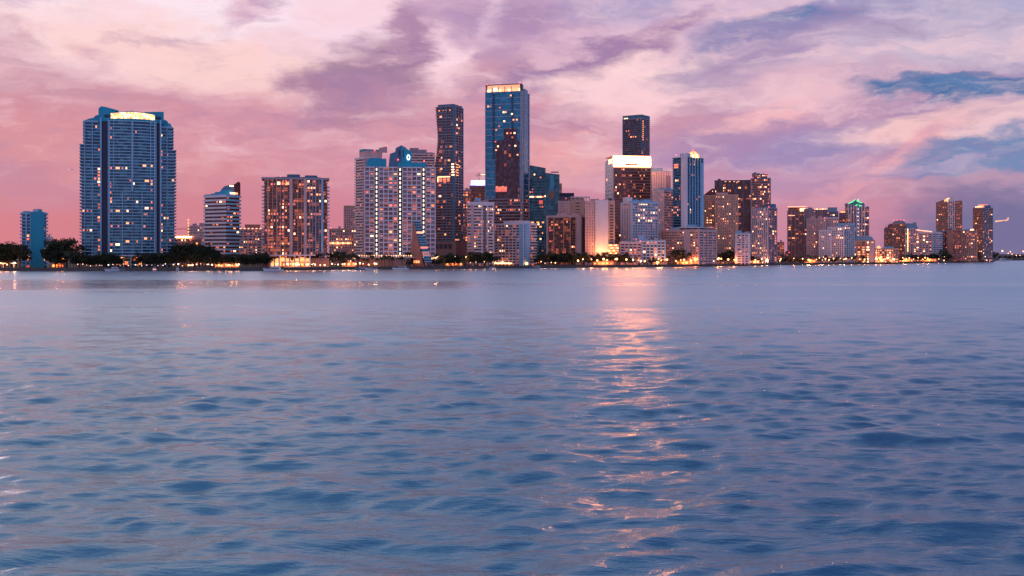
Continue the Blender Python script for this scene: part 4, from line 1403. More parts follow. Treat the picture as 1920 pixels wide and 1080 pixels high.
# -- striped tower with blazing crown
def crown_tower():
    t = T('office_tower', 'dark banded tower with a blazing white floodlit crown and a white punched side', 'office tower', 1136, 1220, 1400, xe=1150, front='R', alpha=15)
    w, d = t.w, t.d
    zt = t.Z(314)
    ph, n = t.vol(zt, core=G_office, slab=(W_brown, 1.25, .6, .3), pitch=3.9, lit=64, bays=20, pal=PAL)
    # white side with punched holes
    t.bar('side_wall', W_white, (-w / 2 - .6, 0, t.Z(300) / 2), (1.0, d + .6, t.Z(300)))
    r = t.rnd
    z = 8
    row = 0
    while z < t.Z(312):
        for j in range(3):
            t.bar('punched_window', W_navy if r.random() > .12 else E_warm, (-w / 2 - 1.12, (-.3 + .3 * j + (row % 2) * .1 - .05) * d, z), (.3, d * r.choice((.1, .16)), 2.6))
        z += 5.2; row += 1
    t.bar('edge_fin', W_pink, (-w / 2 + .1, -d / 2 - .7, zt / 2), (1.2, 1.0, zt)); t.bar('edge_fin', W_beige, (w / 2 - .1, -d / 2 - .7, zt / 2), (1.4, 1.0, zt))
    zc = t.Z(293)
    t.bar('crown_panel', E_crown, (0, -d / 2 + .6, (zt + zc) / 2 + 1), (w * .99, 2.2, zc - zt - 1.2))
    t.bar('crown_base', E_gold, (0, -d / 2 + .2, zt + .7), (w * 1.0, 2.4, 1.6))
    t.bar('crown_vent', W_brick, (-.02 * w, -d / 2 - .6, zt + 4), (w * .35, .8, 2.6))
    t.bar('crown_roof', W_brown, (0, 0, zc + .5), (w * 1.01, d, .8))
    for i in range(9):
        t.bar('crown_bracket', W_brown, ((-.44 + i * .11) * w, -d / 2 - .9, zc - 1.2), (.4, .8, 1.2))
    MB().add([(0, -d / 2, 0), (0, d / 2, 0), (0, -d / 2, zc - t.Z(300)), (1, -d / 2, 0), (1, d / 2, 0), (1, -d / 2, zc - t.Z(300))],
             [(0, 2, 1), (3, 4, 5), (0, 1, 4, 3), (1, 2, 5, 4), (2, 0, 3, 5)]).build('side_gable', W_pink, t.root).location = (-w / 2 - 1.1, 0, t.Z(300) + .1)
    for j, y in enumerate((299, 304)):
        t.bar('side_lit_slot', E_goldhot, (-w / 2 - 1.25, -d * .22, t.Z(y)), (.3, d * .46, 2.3))
    for j in range(2):
        t.bar('corner_lamp', E_goldhot, (w / 2 + .3, -d / 2 + .3, zt + 5 + j * 5), (1.6, 1.6, 2.4))


crown_tower()

t = T('residential_tower', 'tall dark slab-edged tower standing behind the blazing crown', 'residential tower', 1168, 1218, 1700, xe=1203, alpha=27)
zt = t.Z(222)
t.vol(zt, core=G_night, slab=(W_slate, .8, .8), pitch=3.3, lit=14, slit=8, bays=8)
t.bar('crown', W_slate, (0, 0, zt + 3), (t.w + .6, t.d + .6, 6.6))
t.bar('crown_ledge', W_steel, (0, 0, zt + .1), (t.w + 2.0, t.d + 2.0, .6))
for i in range(3):
    t.bar('lit_window', E_white, ((-.4 + i * .07) * t.w, -t.d / 2 - .4, zt + 1.8), (2, .4, 1.2))
for u in (-.5, .5):
    t.bar('pier', W_slate, (u * t.w * .98, -t.d / 2 - .4, zt / 2), (1.4, 1, zt))
for i in range(10):
    t.bar('side_lamp', E_warm, (t.w / 2 + .9, -t.d * .38, zt - 4 - i * 3.3), (.5, 1.4, 1.8))
t.beacon(.0, 0, zt + 6)

# -- cluster right of it
t = T('apartment_tower', 'white ribbed apartment tower with pale blue top below the blazing crown', 'apartment tower', 1165, 1233, 1260, xe=1185, front='R', alpha=32)
zt = t.Z(380)
t.vol(zt, core=G_room, slab=(W_white, .9, .7), piers=(W_cool, 11, 1.4, .9), spiers=(W_white, 5, 3.2, .9), pitch=3.2, lit=52, bays=10, slit=4, pal=PAL_HOT, roof=W_cool, roof_t=1.6)
t.bar('stair_tower', W_white, (-.46 * t.w, 0, zt + 3), (7, 10, 8)); t.plant(zt + 1.6, 3, W_cool, 3)
t.beacon(-.46 * t.w, -3, zt + 8)
for i in range(6):
    t.bar('roof_light', E_goldhot, ((-.2 + i * .05) * t.w, -t.d / 2 - .6, zt - 1.8), (1.6, .4, .9))
t = T('apartment_tower', 'pale grey tower with square windows tucked right of the blazing crown', 'apartment tower', 1219, 1257, 1500, depth=24)
zt = t.Z(322)
t.vol(zt, core=G_room, slab=(W_white, 1.4, .5), piers=(W_white, 9, 2.2, .55), pitch=3.3, lit=44, bays=9, pal=PAL_HOT, roof=W_cool, cols=((1, .35),))
t.bar('top_storeys', W_cool, (t.X(1231), 0, t.Z(319)), (t.X(1244) - t.X(1220), 14, 7))
t.panel('grey_bay', W_grey, t.X(1248), t.X(1257), 0, t.Z(330), .4, .8)
t = T('apartment_tower', 'stepped pink balcony tower in front of the pale grey one', 'apartment tower', 1226, 1263, 1380, xe=1245, alpha=40)
zt = t.Z(357)
t.vol(zt, core=G_room, slab=(W_pink, 1.5, .8), piers=(W_white, 7, 1.6, .85), pitch=3.3, lit=30, slit=12, pal=PAL_HOT, roof=W_cool, roof_t=2.5)
t = T('apartment_tower', 'slim orange-lit balcony tower beside the domed blue tower', 'apartment tower', 1255, 1266, 1420, depth=18)
t.vol(t.Z(382), core=G_room, slab=(W_brick, 1.2, .7), lit=34, bays=4, pal=PAL_HOT, roof=W_pink)
t.bar('roof_light', E_goldhot, (0, -t.d / 2 - .4, t.Z(381)), (5, .6, 2.6))

# -- domed blue tower
def dome_tower():
    t = T('residential_tower', 'blue tower with twin pale vertical blades and a glowing gold dome', 'residential tower', 1262, 1318, 1300, xe=1287, front='L', alpha=38)
    zt = t.Z(294)
    w, d = t.w, t.d
    t.vol(zt, core=G_blue, slab=(W_slate, .9, .9), pitch=3.3, lit=50, slit=28, bays=7, pal=PAL, spiers=(W_cool, 7, 1.3, 1.0))
    zb = t.Z(288)
    for u, wd in ((.27, 3.0), (.47, 4.4)):
        t.bar('blade_wall', W_white, (u * w, -d / 2 - 1.1, zb / 2), (wd, 3.0, zb))
    t.bar('dark_slot', W_navy, (.36 * w, -d / 2 - .8, zt / 2), (2.4, 1.2, zt))
    t.bar('blade_cap', W_cool, (.3 * w, -d / 2 + 3, zb - 2), (w * .46, 8, 5))
    t.bar('side_wall', W_cool, (w / 2 + .6, d * .42, zt / 2 - 3), (1.6, d * .14, zt - 6))
    for i in range(9):
        t.bar('lit_window', E_white if i < 2 else E_orange, (.36 * w, -d / 2 - 1.5, t.Z(306 + i * (4.5 if i < 5 else 12))), (2.0, .3, 2.4))
    t.bar('lit_lounge', E_orange, (-.25 * w, -d / 2 - .4, t.Z(310)), (w * .3, .6, 5))
    t.beacon(-.4 * w, -d * .4, zt + 3)
    # dome on a drum
    r0 = 6.4
    cx, cy = .36 * w, .02 * d
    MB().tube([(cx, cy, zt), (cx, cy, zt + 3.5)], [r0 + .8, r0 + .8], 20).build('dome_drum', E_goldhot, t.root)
    for k in range(10):
        a = 2 * math.pi * k / 10
        t.bar('drum_post', W_brick, (cx + math.cos(a) * (r0 + 1.0), cy + math.sin(a) * (r0 + 1.0), zt + 1.8), (.9, .9, 3.6))
    vs, fs = [], []
    sg, rg = 20, 6
    for i in range(rg + 1):
        a = math.pi / 2 * i / rg
        for k in range(sg):
            b_ = 2 * math.pi * k / sg
            vs.append((math.cos(a) * math.cos(b_) * r0, math.cos(a) * math.sin(b_) * r0, math.sin(a) * r0 * .75))
    for i in range(rg):
        for k in range(sg):
            fs.append((i * sg + k, i * sg + (k + 1) % sg, (i + 1) * sg + (k + 1) % sg, (i + 1) * sg + k))
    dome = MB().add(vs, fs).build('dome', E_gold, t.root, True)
    dome.location = (cx, cy, zt + 3.4)
    for k in range(7):
        a = 2 * math.pi * k / 7
        MB().tube([(math.cos(a) * math.cos(b_) * (r0 + .1), math.sin(a) * math.cos(b_) * (r0 + .1), math.sin(b_) * r0 * .76) for b_ in (0, .4, .8, 1.2, 1.55)], .35, 4).build('dome_rib', W_brown, dome)
    t.beacon(cx, cy, zt + 9)
    t.bar('roof_block', W_cool, (.1 * w, d * .3, zt + 1.5), (w * .5, d * .3, 3.6))


dome_tower()

# -- low blocks at the shore in the middle
t = T('apartment_block', 'low white flats with open balcony frames behind the orange promenade lamps', 'apartment block', 1163, 1247, 1230, depth=22)
zt = t.Z(455)
t.vol(zt, w=t.X(1203) - t.X(1163), ox=(t.X(1203) + t.X(1163)) / 2, core=G_room, slab=(W_white, 1.3, .7), piers=(W_pink, 6, 1.6, .75), pitch=3.3, lit=16, pal=PAL_RED, roof=W_white)
t.vol(t.Z(452), w=t.X(1247) - t.X(1204), ox=(t.X(1247) + t.X(1204)) / 2, oy=-2, core=G_room, slab=(W_white, 1.1, .7), piers=(W_cool, 7, 1.5, .9), pitch=3.3, lit=16, pal=PAL_RED, roof=W_cool)
t.bar('stair_tower', W_cool, (t.X(1203), 2, t.Z(449)), (7, 9, 9))
for i in range(4):
    t.bar('roof_vent', W_cool, (t.X(1212 + i * 9), -3, t.Z(450)), (2.2, 3, 2.6))
t = T('apartment_block', 'stepped brick-pink block with orange lit parapets behind the low white flats', 'apartment block', 1196, 1236, 1330, depth=24)
t.vol(t.Z(438), core=G_room, slab=(W_beige, 1.4, .6), piers=(W_brick, 8, 1.4, .7), lit=20, pal=PAL_RED, roof=W_brick)
t.bar('stair_tower', W_pink, (t.X(1199), 0, t.Z(437)), (8, 10, 9)); t.plant(t.Z(438) + .8, 2, W_brick)
t = T('apartment_block', 'long pink slab block with corner balconies and a flat white roof rim', 'apartment block', 1240, 1343, 1260, xe=1310, alpha=30)
zt = t.Z(432)
t.vol(zt, core=G_room, slab=(W_pink, 1.5, .7), piers=(W_beige, 15, 1.6, .75), spiers=(W_pink, 5, 1.8, .75), pitch=3.2, lit=42, slit=6, pal=PAL_RED, roof=W_pink, roof_t=1.2)
t.bar('blank_bay', W_pink, (.2 * t.w, -t.d / 2 - .8, zt / 2), (t.w * .16, 1.4, zt))
t.bar('roof_slab', W_white, (.2 * t.w, 0, zt + 3.6), (t.w * .62, t.d * .9, .8))
for u in (-.08, .1, .28, .46):
    t.bar('roof_post', W_white, (u * t.w, -t.d * .4, zt + 2.3), (.7, .7, 2.4))
t.plant(zt + 1.2, 3, W_cool, 3)
t.bar('roof_house', W_cool, (.06 * t.w, 2, zt + 5.5), (9, 8, 3.6))

# -- terracotta tower, dark glass, ribbed pair
t = T('residential_tower', 'ochre tower with many gold lit windows and a stepped pink top', 'residential tower', 1341, 1384, 1400, depth=26)
t.vol(t.Z(366), core=G_room, slab=(W_beige, 1.4, .5), piers=(W_beige, 11, 1.9, .55), pitch=3.2, lit=66, bays=10, pal=PAL_HOT, roof=W_beige)
t.bar('roof_step', W_pink, (t.X(1354), 0, t.Z(364)), (t.X(1366) - t.X(1344), 12, 5)); t.bar('roof_step', W_red, (t.X(1373), 0, t.Z(365)), (t.X(1382) - t.X(1366), 12, 4.5))
t = T('residential_tower', 'beige tower under a dark red hipped roof beside the domed blue tower', 'residential tower', 1320, 1343, 1430, depth=22)
zt = t.Z(366)
t.vol(zt, core=G_room, slab=(W_beige, 1.3, .5), piers=(W_beige, 7, 1.7, .55), pitch=3.2, lit=36, bays=6, pal=PAL_HOT)
w2, d2 = t.w / 2 + .6, t.d / 2 + .6
hr = t.Z(353) - zt
MB().add([(-w2, -d2, 0), (w2, -d2, 0), (w2, d2, 0), (-w2, d2, 0), (w2 * .3, -d2 * .2, hr), (w2 * .6, -d2 * .2, hr), (w2 * .6, d2 * .2, hr), (w2 * .3, d2 * .2, hr)],
         [(3, 2, 1, 0), (4, 5, 6, 7), (0, 1, 5, 4), (1, 2, 6, 5), (2, 3, 7, 6), (3, 0, 4, 7)]).build('hipped_roof', W_red, t.root).location = (0, 0, zt + .2)
for u in (.2, .45):
    t.bar('dormer_light', E_white, (u * t.w, -t.d * .3, zt + hr * .55), (.6, .6, 2))
t = T('office_tower', 'flat-topped dark glass tower with scattered lit panes behind the ochre tower', 'office tower', 1340, 1408, 1520, depth=36)
zt = t.Z(339)
t.vol(zt, core=G_dark, slab=(W_dark, .5, .3), piers=(W_slate, 6, .8, .5), pitch=3.9, lit=90, bays=22, pal=PAL_HOT, roof=W_slate)
for i in range(4):
    t.bar('roof_light', E_warm, ((-.2 + i * .12) * t.w, -t.d / 2 - .4, zt - 1), (2, .5, 1.0))
t = T('apartment_block', 'small white banded block at the foot of the dark glass tower', 'apartment block', 1379, 1406, 1330, depth=20)
t.vol(t.Z(438), core=G_room, slab=(W_white, 1.3, .7), piers=(W_white, (-.49, -.4, -.1, .15, .4, .49), 1.6, .75), pitch=3.0, lit=6, roof=W_cool)
t.bar('stair_tower', W_cool, (-.25 * t.w, 0, t.Z(436)), (6, 8, 5))
t = T('residential_tower', 'tall stepped mauve tower dotted with gold windows, tallest of its pair', 'residential tower', 1408, 1448, 1500, depth=26)
zt = t.Z(335)
t.vol(zt, w=t.X(1444) - t.X(1409), ox=t.X(1426.5), core=G_office, slab=(W_grey, .8, .3), pitch=3.3, lit=150, bays=15, pal=PAL_HOT, roof=W_slate, piers=(W_grey, (-.5, .5), 1.6, .5))
t.vol(t.Z(327), z0=zt + 1, w=t.X(1438) - t.X(1411), ox=t.X(1424.5), d=20, core=G_office, slab=(W_grey, .8, .3), pitch=3.3, lit=12, bays=9, pal=PAL_HOT, roof=W_slate)
t.bar('roof_house', W_slate, (t.X(1420), 0, t.Z(325.5)), (7, 7, 2.6))
t = T('residential_tower', 'ribbed lavender tower with bright lit column rooms in front of the stepped mauve tower', 'residential tower', 1410, 1456, 1400, xe=1440, alpha=32)
zt = t.Z(390)
t.vol(zt, core=G_room, slab=(W_grey, .8, .5), piers=(W_white, 9, 1.5, 1.1), spiers=(W_grey, 4, 1.4, .9), pitch=3.2, lit=64, slit=20, bays=8, pal=PAL_HOT, roof=W_grey)
t.bar('roof_house', W_slate, (.34 * t.w, .1 * t.d, zt + 3), (t.w * .3, t.d * .7, 5.5))
t.plant(zt + 1, 2)
t = T('apartment_block', 'small far block speckled with red lights right of the ribbed lavender tower', 'apartment block', 1450, 1470, 1700, depth=20)
t.vol(t.Z(455), core=G_room, slab=(W_pink, 1.0, .4), piers=(W_pink, 6, 1.2, .5), lit=26, pal=PAL_RED, roof=W_pink)
t = T('kiosk_building', 'low terracotta cabin at the foot of the lavender island towers', 'building', 1473, 1479, 1560, depth=8)
t.vol(t.Z(475), core=W_brick, slab=(W_brick, .6, .4), pitch=4, lit=1, roof=W_brick)

# -- island cluster
def isl(label, xl, xr, yt, D, walls, ribs, lit, nm='residential_tower', xe=None, front='L', alpha=28, depth=24, core=None, top=None, rooft=1.0, pal=None, bays=None):
    t = T(nm, label, nm.replace('_', ' '), xl, xr, D, xe=xe, front=front, alpha=alpha, depth=depth)
    zt = t.Z(yt)
    t.vol(zt, core=core or G_room, slab=(walls[0], 1.0, .5), piers=(walls[1], ribs, 1.5, .8), spiers=(walls[0], 4, 1.6, .8), pitch=3.2, lit=lit, slit=lit // 5,
          bays=bays, pal=pal or PAL_HOT, roof=top or walls[0], roof_t=rooft)
    return t, zt


t, zt = isl('mauve island tower with a bright pink-white roof rim, at the end of its row', 1477, 1512, 396, 1620, (W_brown, W_grey), 6, 14, depth=26)
t.bar('roof_slab', W_pink, (0, 0, t.Z(388.5)), (t.w * 1.0, t.d, 1.0))
t.bar('roof_storey', W_brick, (-.02 * t.w, 0, (zt + t.Z(388.5)) / 2 + .6), (t.w * .9, t.d * .8, t.Z(388.5) - zt - 1.4))
t.bar('roof_edge_light', E_strip, (0, -t.d / 2 - .5, t.Z(387.6)), (t.w, .5, .9)); t.bar('roof_edge_light', E_strip, (-.3 * t.w, -t.d / 2 - 1.0, t.Z(404)), (t.w * .34, .5, .8))
t.bar('roof_lamp', E_goldhot, (.3 * t.w, -t.d / 2 - .4, t.Z(393.5)), (8, .5, 4.5))
t, zt = isl('lavender island tower with rounded corner beside the bright-rimmed one', 1508, 1526, 393, 1600, (W_grey, W_grey), 5, 10)
t.plant(zt + 1, 1)
t, zt = isl('wide mauve island tower with warm lamps strung along its roof', 1524, 1556, 394, 1640, (W_brown, W_grey), 8, 22)
for i in range(6):
    t.bar('roof_lamp', E_goldhot if i % 2 else E_strip, ((-.4 + i * .16) * t.w, -t.d / 2 - .5, zt + 1.6), (3, .6, 1.2))
t, zt = isl('island tower with a blunt blue-grey top behind the lavender grid towers', 1550, 1571, 397, 1630, (W_grey, W_slate), 5, 12, top=W_copper)
t.bar('top_storey', W_copper, (0, 0, zt + 3.6), (t.w * .86, t.d * .86, 6.4))
t, zt = isl('pink gridded island tower in front of the lamp-roofed one', 1513, 1548, 411, 1570, (W_pink, W_pink), 12, 34, pal=PAL_RED)
t.plant(zt + 1, 2, W_pink)
t, zt = isl('lavender gridded island tower with pale corner bays, left of the pale blue one', 1546, 1572, 409, 1575, (W_white, W_pink), 9, 18)
t, zt = isl('shorter white gridded island tower standing foremost of the cluster', 1536, 1558, 433, 1555, (W_white, W_white), 8, 12, rooft=1.4)
t, zt = isl('pale lavender island tower with wide white roof rim beside the pale blue ribbed one', 1552, 1582, 427, 1560, (W_white, W_white), 9, 18, rooft=1.4)
t, zt = isl('pale blue ribbed island tower beside the low dome-roofed hotel', 1572, 1602, 421, 1565, (W_cool, W_cool), 9, 16, rooft=1.6)
t, zt = isl('slim mauve tower with a yellow-lit flat roof left of the green neon crown', 1574, 1590, 400, 1660, (W_grey, W_grey), 4, 8)
t.bar('roof_lamp', E_gold, (.1 * t.w, -t.d * .2, zt + 2.2), (t.w * .9, t.d * .6, 2.0))
t.bar('roof_cap', W_dark, (.1 * t.w, -t.d * .2, zt + 3.6), (t.w * .8, t.d * .5, .7))


def green_crown():
    t = T('residential_tower', 'grey tower with curling green neon roof outlines', 'residential tower', 1585, 1628, 1640, depth=26)
    X, Z = t.X, t.Z
    zt = Z(388)
    t.vol(Z(384), w=X(1621) - X(1591), ox=(X(1621) + X(1591)) / 2, core=G_room, slab=(W_grey, .9, .6), piers=(W_white, 7, 1.5, .9), pitch=3.2, lit=30, bays=8, pal=PAL_HOT)
    t.vol(Z(390), w=X(1628) - X(1620), ox=X(1624), oy=2, core=G_room, slab=(W_slate, 1.0, .5), lit=9, bays=2, pal=PAL_HOT, roof=W_slate)
    t.vol(Z(385), w=X(1592) - X(1586), ox=X(1589), oy=2, core=G_room, slab=(W_pink, 1.0, .7), lit=8, bays=2, pal=PAL_RED, roof=W_dark)
    t.panel('blue_pier', W_cool, X(1607.5), X(1610.5), 0, Z(383), 1.0, 1.0)
    for i in range(12):
        t.bar('pier_lamp', E_strip, (X(1609), -t.d / 2 - 2.1, Z(392 + i * 7)), (1.2, .4, 1.2))
    gb = MB().plate([(X(1591), Z(384)), (X(1621), Z(384)), (X(1619), Z(381)), (X(1609), Z(376.5)), (X(1603.5), Z(374)), (X(1598), Z(379)), (X(1592), Z(381.5))], -t.d / 2 + .5, t.d / 2 - 3).build('crown_gable', W_slate, t.root)

    def neon(pts, m, r_=.75):
        MB().tube([(X(px), -t.d / 2 - 1.2, Z(py)) for px, py in pts], r_, 6).build('neon_tube', m, gb)
    neon([(1592, 381.5), (1595, 380), (1599, 378.5), (1602, 375.5), (1604, 374.5)], E_green, .85)
    neon([(1593, 380.8), (1597, 379.2), (1600, 377.6)], E_mint, .55)
    neon([(1606, 376.5), (1609, 377), (1612, 379.5), (1616, 380.5)], E_green, .85)
    neon([(1611, 379), (1615.5, 380.2)], E_mint, .6)
    neon([(1604.5, 386), (1607, 383.5), (1610, 384), (1612, 386), (1615, 386.5)], E_green, .8)
    neon([(1605.5, 384.6), (1608, 383.6), (1613, 386)], E_mint, .6)
    MB().tube([(0, 0, 0), (0, 0, 5)], .4, 4).build('roof_mast', E_mint, t.root).location = (X(1609), -t.d / 2, Z(379))


green_crown()

# -- low domed hotels
def domed(label, xl, xr, ywall, ytop, D, lit, wall=W_beige):
    t = T('hotel_block', label, 'hotel', xl, xr, D, depth=24)
    zt = t.Z(ywall)
    t.vol(zt, core=G_smoke, slab=(wall, 1.1, .8), piers=(wall, max(6, int(t.w / 5)), 1.2, .85), pitch=3.6, lit=lit, pal=PAL_HOT, roof=wall)
    h = t.Z(ytop) - zt
    n = 10
    prof = [(-t.w * .5, 0)] + [(-t.w * .5 * math.cos(math.pi * i / n) ** (1 if i * 2 <= n else 1) if False else -t.w * .48 + t.w * .96 * i / n, h * (math.sin(math.pi * i / n) ** .4)) for i in range(n + 1)] + [(t.w * .5, 0)]
    MB().plate(prof[::-1][::-1], -t.d * .45, t.d * .4).build('vaulted_roof', W_copper, t.root).location = (0, 0, zt + .9)
    return t, zt


t, zt = domed('low hotel with a pale blue barrel roof and orange lit arcades', 1598, 1640, 452, 442, 1560, 52)
t.bar('curved_wing', W_pink, (t.X(1634), -t.d / 2 - 1, t.Z(455) / 2), (7, 5, t.Z(455)))
t = T('hotel_block', 'lowest gold-lit hotel wing with arched lamps behind the island palms', 'hotel', 1620, 1684, 1570, depth=24)
t.vol(t.Z(467), core=G_smoke, slab=(W_beige, 1.1, .8), piers=(W_beige, 16, 1.0, .85), pitch=3.6, lit=64, pal=[E_goldhot, E_gold, E_warm, E_orange], roof=W_beige)
for a, b_, y in ((1644, 1652, 461), (1655, 1676, 462)):
    MB().prism([(t.X(a), -6), (t.X(b_), -6), (t.X(b_), 6), (t.X(a), 6)], t.Z(467) + .9, t.Z(y), [(t.X(a + 2), -3), (t.X(b_ - 2), -3), (t.X(b_ - 2), 3), (t.X(a + 2), 3)]).build('roof_lantern', E_gold if a < 1650 else W_copper, t.root)
for i in range(11):
    t.bar('arch_lamp', (E_goldhot, E_gold)[i % 2], (t.X(1624 + i * 5), -t.d / 2 - 2, 3 + (i % 3) * 2), (3, .6, 2.6))

# -- right-hand group
t = T('residential_tower', 'brown tower with a round-headed centre bay and stepped shoulders', 'residential tower', 1659, 1702, 1880, depth=26)
X, Z = t.X, t.Z
t.vol(Z(428), w=X(1669) - X(1659.5), ox=X(1664), oy=3, core=G_room, slab=(W_brick, 1.1, .5), piers=(W_brown, 4, 1.3, .6), lit=6, roof=W_brick)
t.vol(Z(422), w=X(1676) - X(1666), ox=X(1671), oy=2, core=G_room, slab=(W_brick, 1.1, .5), piers=(W_brown, 4, 1.3, .6), lit=6, roof=W_brick)
t.vol(Z(420), w=X(1698) - X(1673), ox=X(1685.5), core=G_room, slab=(W_beige, 1.1, .5), piers=(W_brick, 8, 1.6, .8), lit=26, pal=PAL_RED)
hd = [(X(1673) + (X(1698) - X(1673)) * i / 10, Z(420) + (Z(413) - Z(420)) * math.sin(math.pi * i / 10) ** .45) for i in range(11)]
MB().plate([hd[0]] + [hd[-1]] + hd[-2:0:-1], -t.d / 2 - .6, t.d / 2 - 2).build('round_head', W_grey, t.root)
for i in range(4):
    t.beacon(X(1676 + i * 6), -10, Z(413.5))
t = T('residential_tower', 'pale tower with notched blue top and a lit vertical strip beside the round-headed one', 'residential tower', 1697, 1722, 1850, depth=22)
t.vol(t.Z(429), core=G_room, slab=(W_pink, 1.2, .5), piers=(W_white, 6, 1.2, .6), lit=14, roof=W_cool)
MB().plate([(t.X(1700), t.Z(429)), (t.X(1719), t.Z(429)), (t.X(1717.5), t.Z(417)), (t.X(1713), t.Z(416.5)), (t.X(1711), t.Z(419)), (t.X(1700), t.Z(418.5))], -8, 8).build('notched_top', W_copper, t.root)
for i in range(16):
    t.bar('strip_lamp', E_goldhot, (t.X(1702.5), -t.d / 2 - 1.2, t.Z(430 + i * 2.7)), (1.5, .5, 1.5))
t = T('residential_block', 'long terraced block stepping down under a glowing red roof line', 'apartment block', 1706, 1766, 1820, xe=1748, alpha=34)
zt = t.Z(437)
t.vol(zt, core=G_room, slab=(W_white, 1.3, .8), piers=(W_pink, 8, 1.8, .85), spiers=(W_cool, 4, 1.6, .85), pitch=3.2, lit=34, pal=PAL_HOT, cols=((2, .8), (4, .6), (6, .5)), roof=W_white)
MB().plate([(-t.w * .5, 0), (t.w * .5, 0), (t.w * .5, .8), (-t.w * .1, 4), (-t.w * .42, 6.5), (-t.w * .5, 6)], -t.d * .4, t.d * .4).build('raked_roof', W_pink, t.root).location = (0, 0, zt + 1)
MB().tube([(-t.w * .48, -t.d * .42, 6.6), (-t.w * .1, -t.d * .42, 4.3), (t.w * .45, -t.d * .42, 1.4)], .7, 5).build('roof_edge_light', E_strip, t.root).location = (0, 0, zt + 1)

t = T('residential_tower', 'tall brown tower with a white swooping centre fin and lit roof', 'residential tower', 1757, 1802, 1960, depth=26)
X, Z = t.X, t.Z
t.vol(Z(380), w=X(1779) - X(1757.5), ox=X(1768), core=G_smoke, slab=(W_beige, 1.2, .6), piers=(W_brick, 7, 1.6, .65), pitch=3.2, lit=22, roof=W_brick)
t.vol(Z(378), w=X(1802) - X(1788), ox=X(1795), core=G_smoke, slab=(W_beige, 1.2, .6), piers=(W_brick, 5, 1.6, .65), pitch=3.2, lit=14, roof=W_brick)
t.vol(Z(378), w=X(1789) - X(1778), ox=X(1783.5), oy=-2, core=G_room, slab=(W_white, .8, .5), piers=(W_white, 4, 1.2, 1.0), pitch=3.2, lit=16, pal=PAL_RED)
MB().plate([(X(1778), Z(378)), (X(1789), Z(378)), (X(1789), Z(369)), (X(1785.5), Z(368.5)), (X(1782), Z(372)), (X(1778), Z(374.5))], -t.d / 2 - 3, 6).build('swoop_fin', W_white, t.root)
MB().plate([(X(1767), Z(380)), (X(1781), Z(380)), (X(1781), Z(371)), (X(1777), Z(370)), (X(1772), Z(374)), (X(1767), Z(376))], 0, 9).build('lit_roof', E_gold, t.root)
for i in range(5):
    t.bar('roof_step', W_brick, (X(1760 + i * 2.4), 1, Z(379 - i * .6)), (3, 12, 2 + i * .6))
t, zt = isl('navy block with a flat pale roof edge under the tall brown tower', 1757, 1778, 434, 1860, (W_slate, W_navy), 5, 10, nm='office_block', top=W_cool)
t, zt = isl('blank-sided terracotta block in front of the tall brown tower', 1776, 1803, 432, 1840, (W_brick, W_brick), 4, 10, nm='apartment_block', bays=6)
t.panel('blank_wall', W_brick, -.48 * t.w, -.1 * t.w, 0, zt, 1.0, .8)
t, zt = isl('terracotta block with two little roof domes between the brown towers', 1801, 1832, 433, 1850, (W_brick, W_beige), 9, 26, nm='apartment_block', pal=PAL_RED)
for u, m in ((-.1, W_copper), (.22, E_white)):
    MB().ball((u * t.w, -2, zt + 1), 4.2, 12, 6, .6).build('roof_dome', m, t.root, True)
t = T('residential_tower', 'last dark blue round-cornered tower with a red-gold lit roof', 'residential tower', 1825, 1861, 1960, xe=1842, alpha=42)
zt = t.Z(390)
t.vol(zt, core=G_smoke, slab=(W_beige, 1.2, .7), piers=(W_brick, 6, 1.4, .75), spiers=(W_slate, 7, 1.6, .75), pitch=3.2, lit=14, slit=26, pal=PAL_HOT, roof=W_slate)
MB().prism([(-t.w * .3, -t.d * .35), (t.w * .4, -t.d * .35), (t.w * .4, t.d * .3), (-t.w * .3, t.d * .3)], zt + 1, t.Z(383), [(-t.w * .2, -t.d * .25), (t.w * .3, -t.d * .25), (t.w * .3, t.d * .2), (-t.w * .2, t.d * .2)]).build('lit_roof', E_orange, t.root)
for i in range(4):
    t.bar('roof_lamp', E_goldhot, ((-.3 + i * .2) * t.w, -t.d * .42, zt + 2.6), (2, .6, 1.6))
t.bar('roof_house', W_slate, (.3 * t.w, .1 * t.d, zt + 3), (t.w * .25, t.d * .6, 5))

# ------------------------------------------------------------------ trees
M_leaf = [pmat('leaf_dark', (.022, .036, .02), .9, var=.5, scale=.4, streak=False), pmat('leaf_mid', (.04, .05, .024), .9, var=.5, scale=.4, streak=False)]
M_bark = pmat('bark', (.07, .05, .04), .95, var=.3)
M_palm = pmat('palm_frond', (.04, .055, .025), .8, var=.4, streak=False)


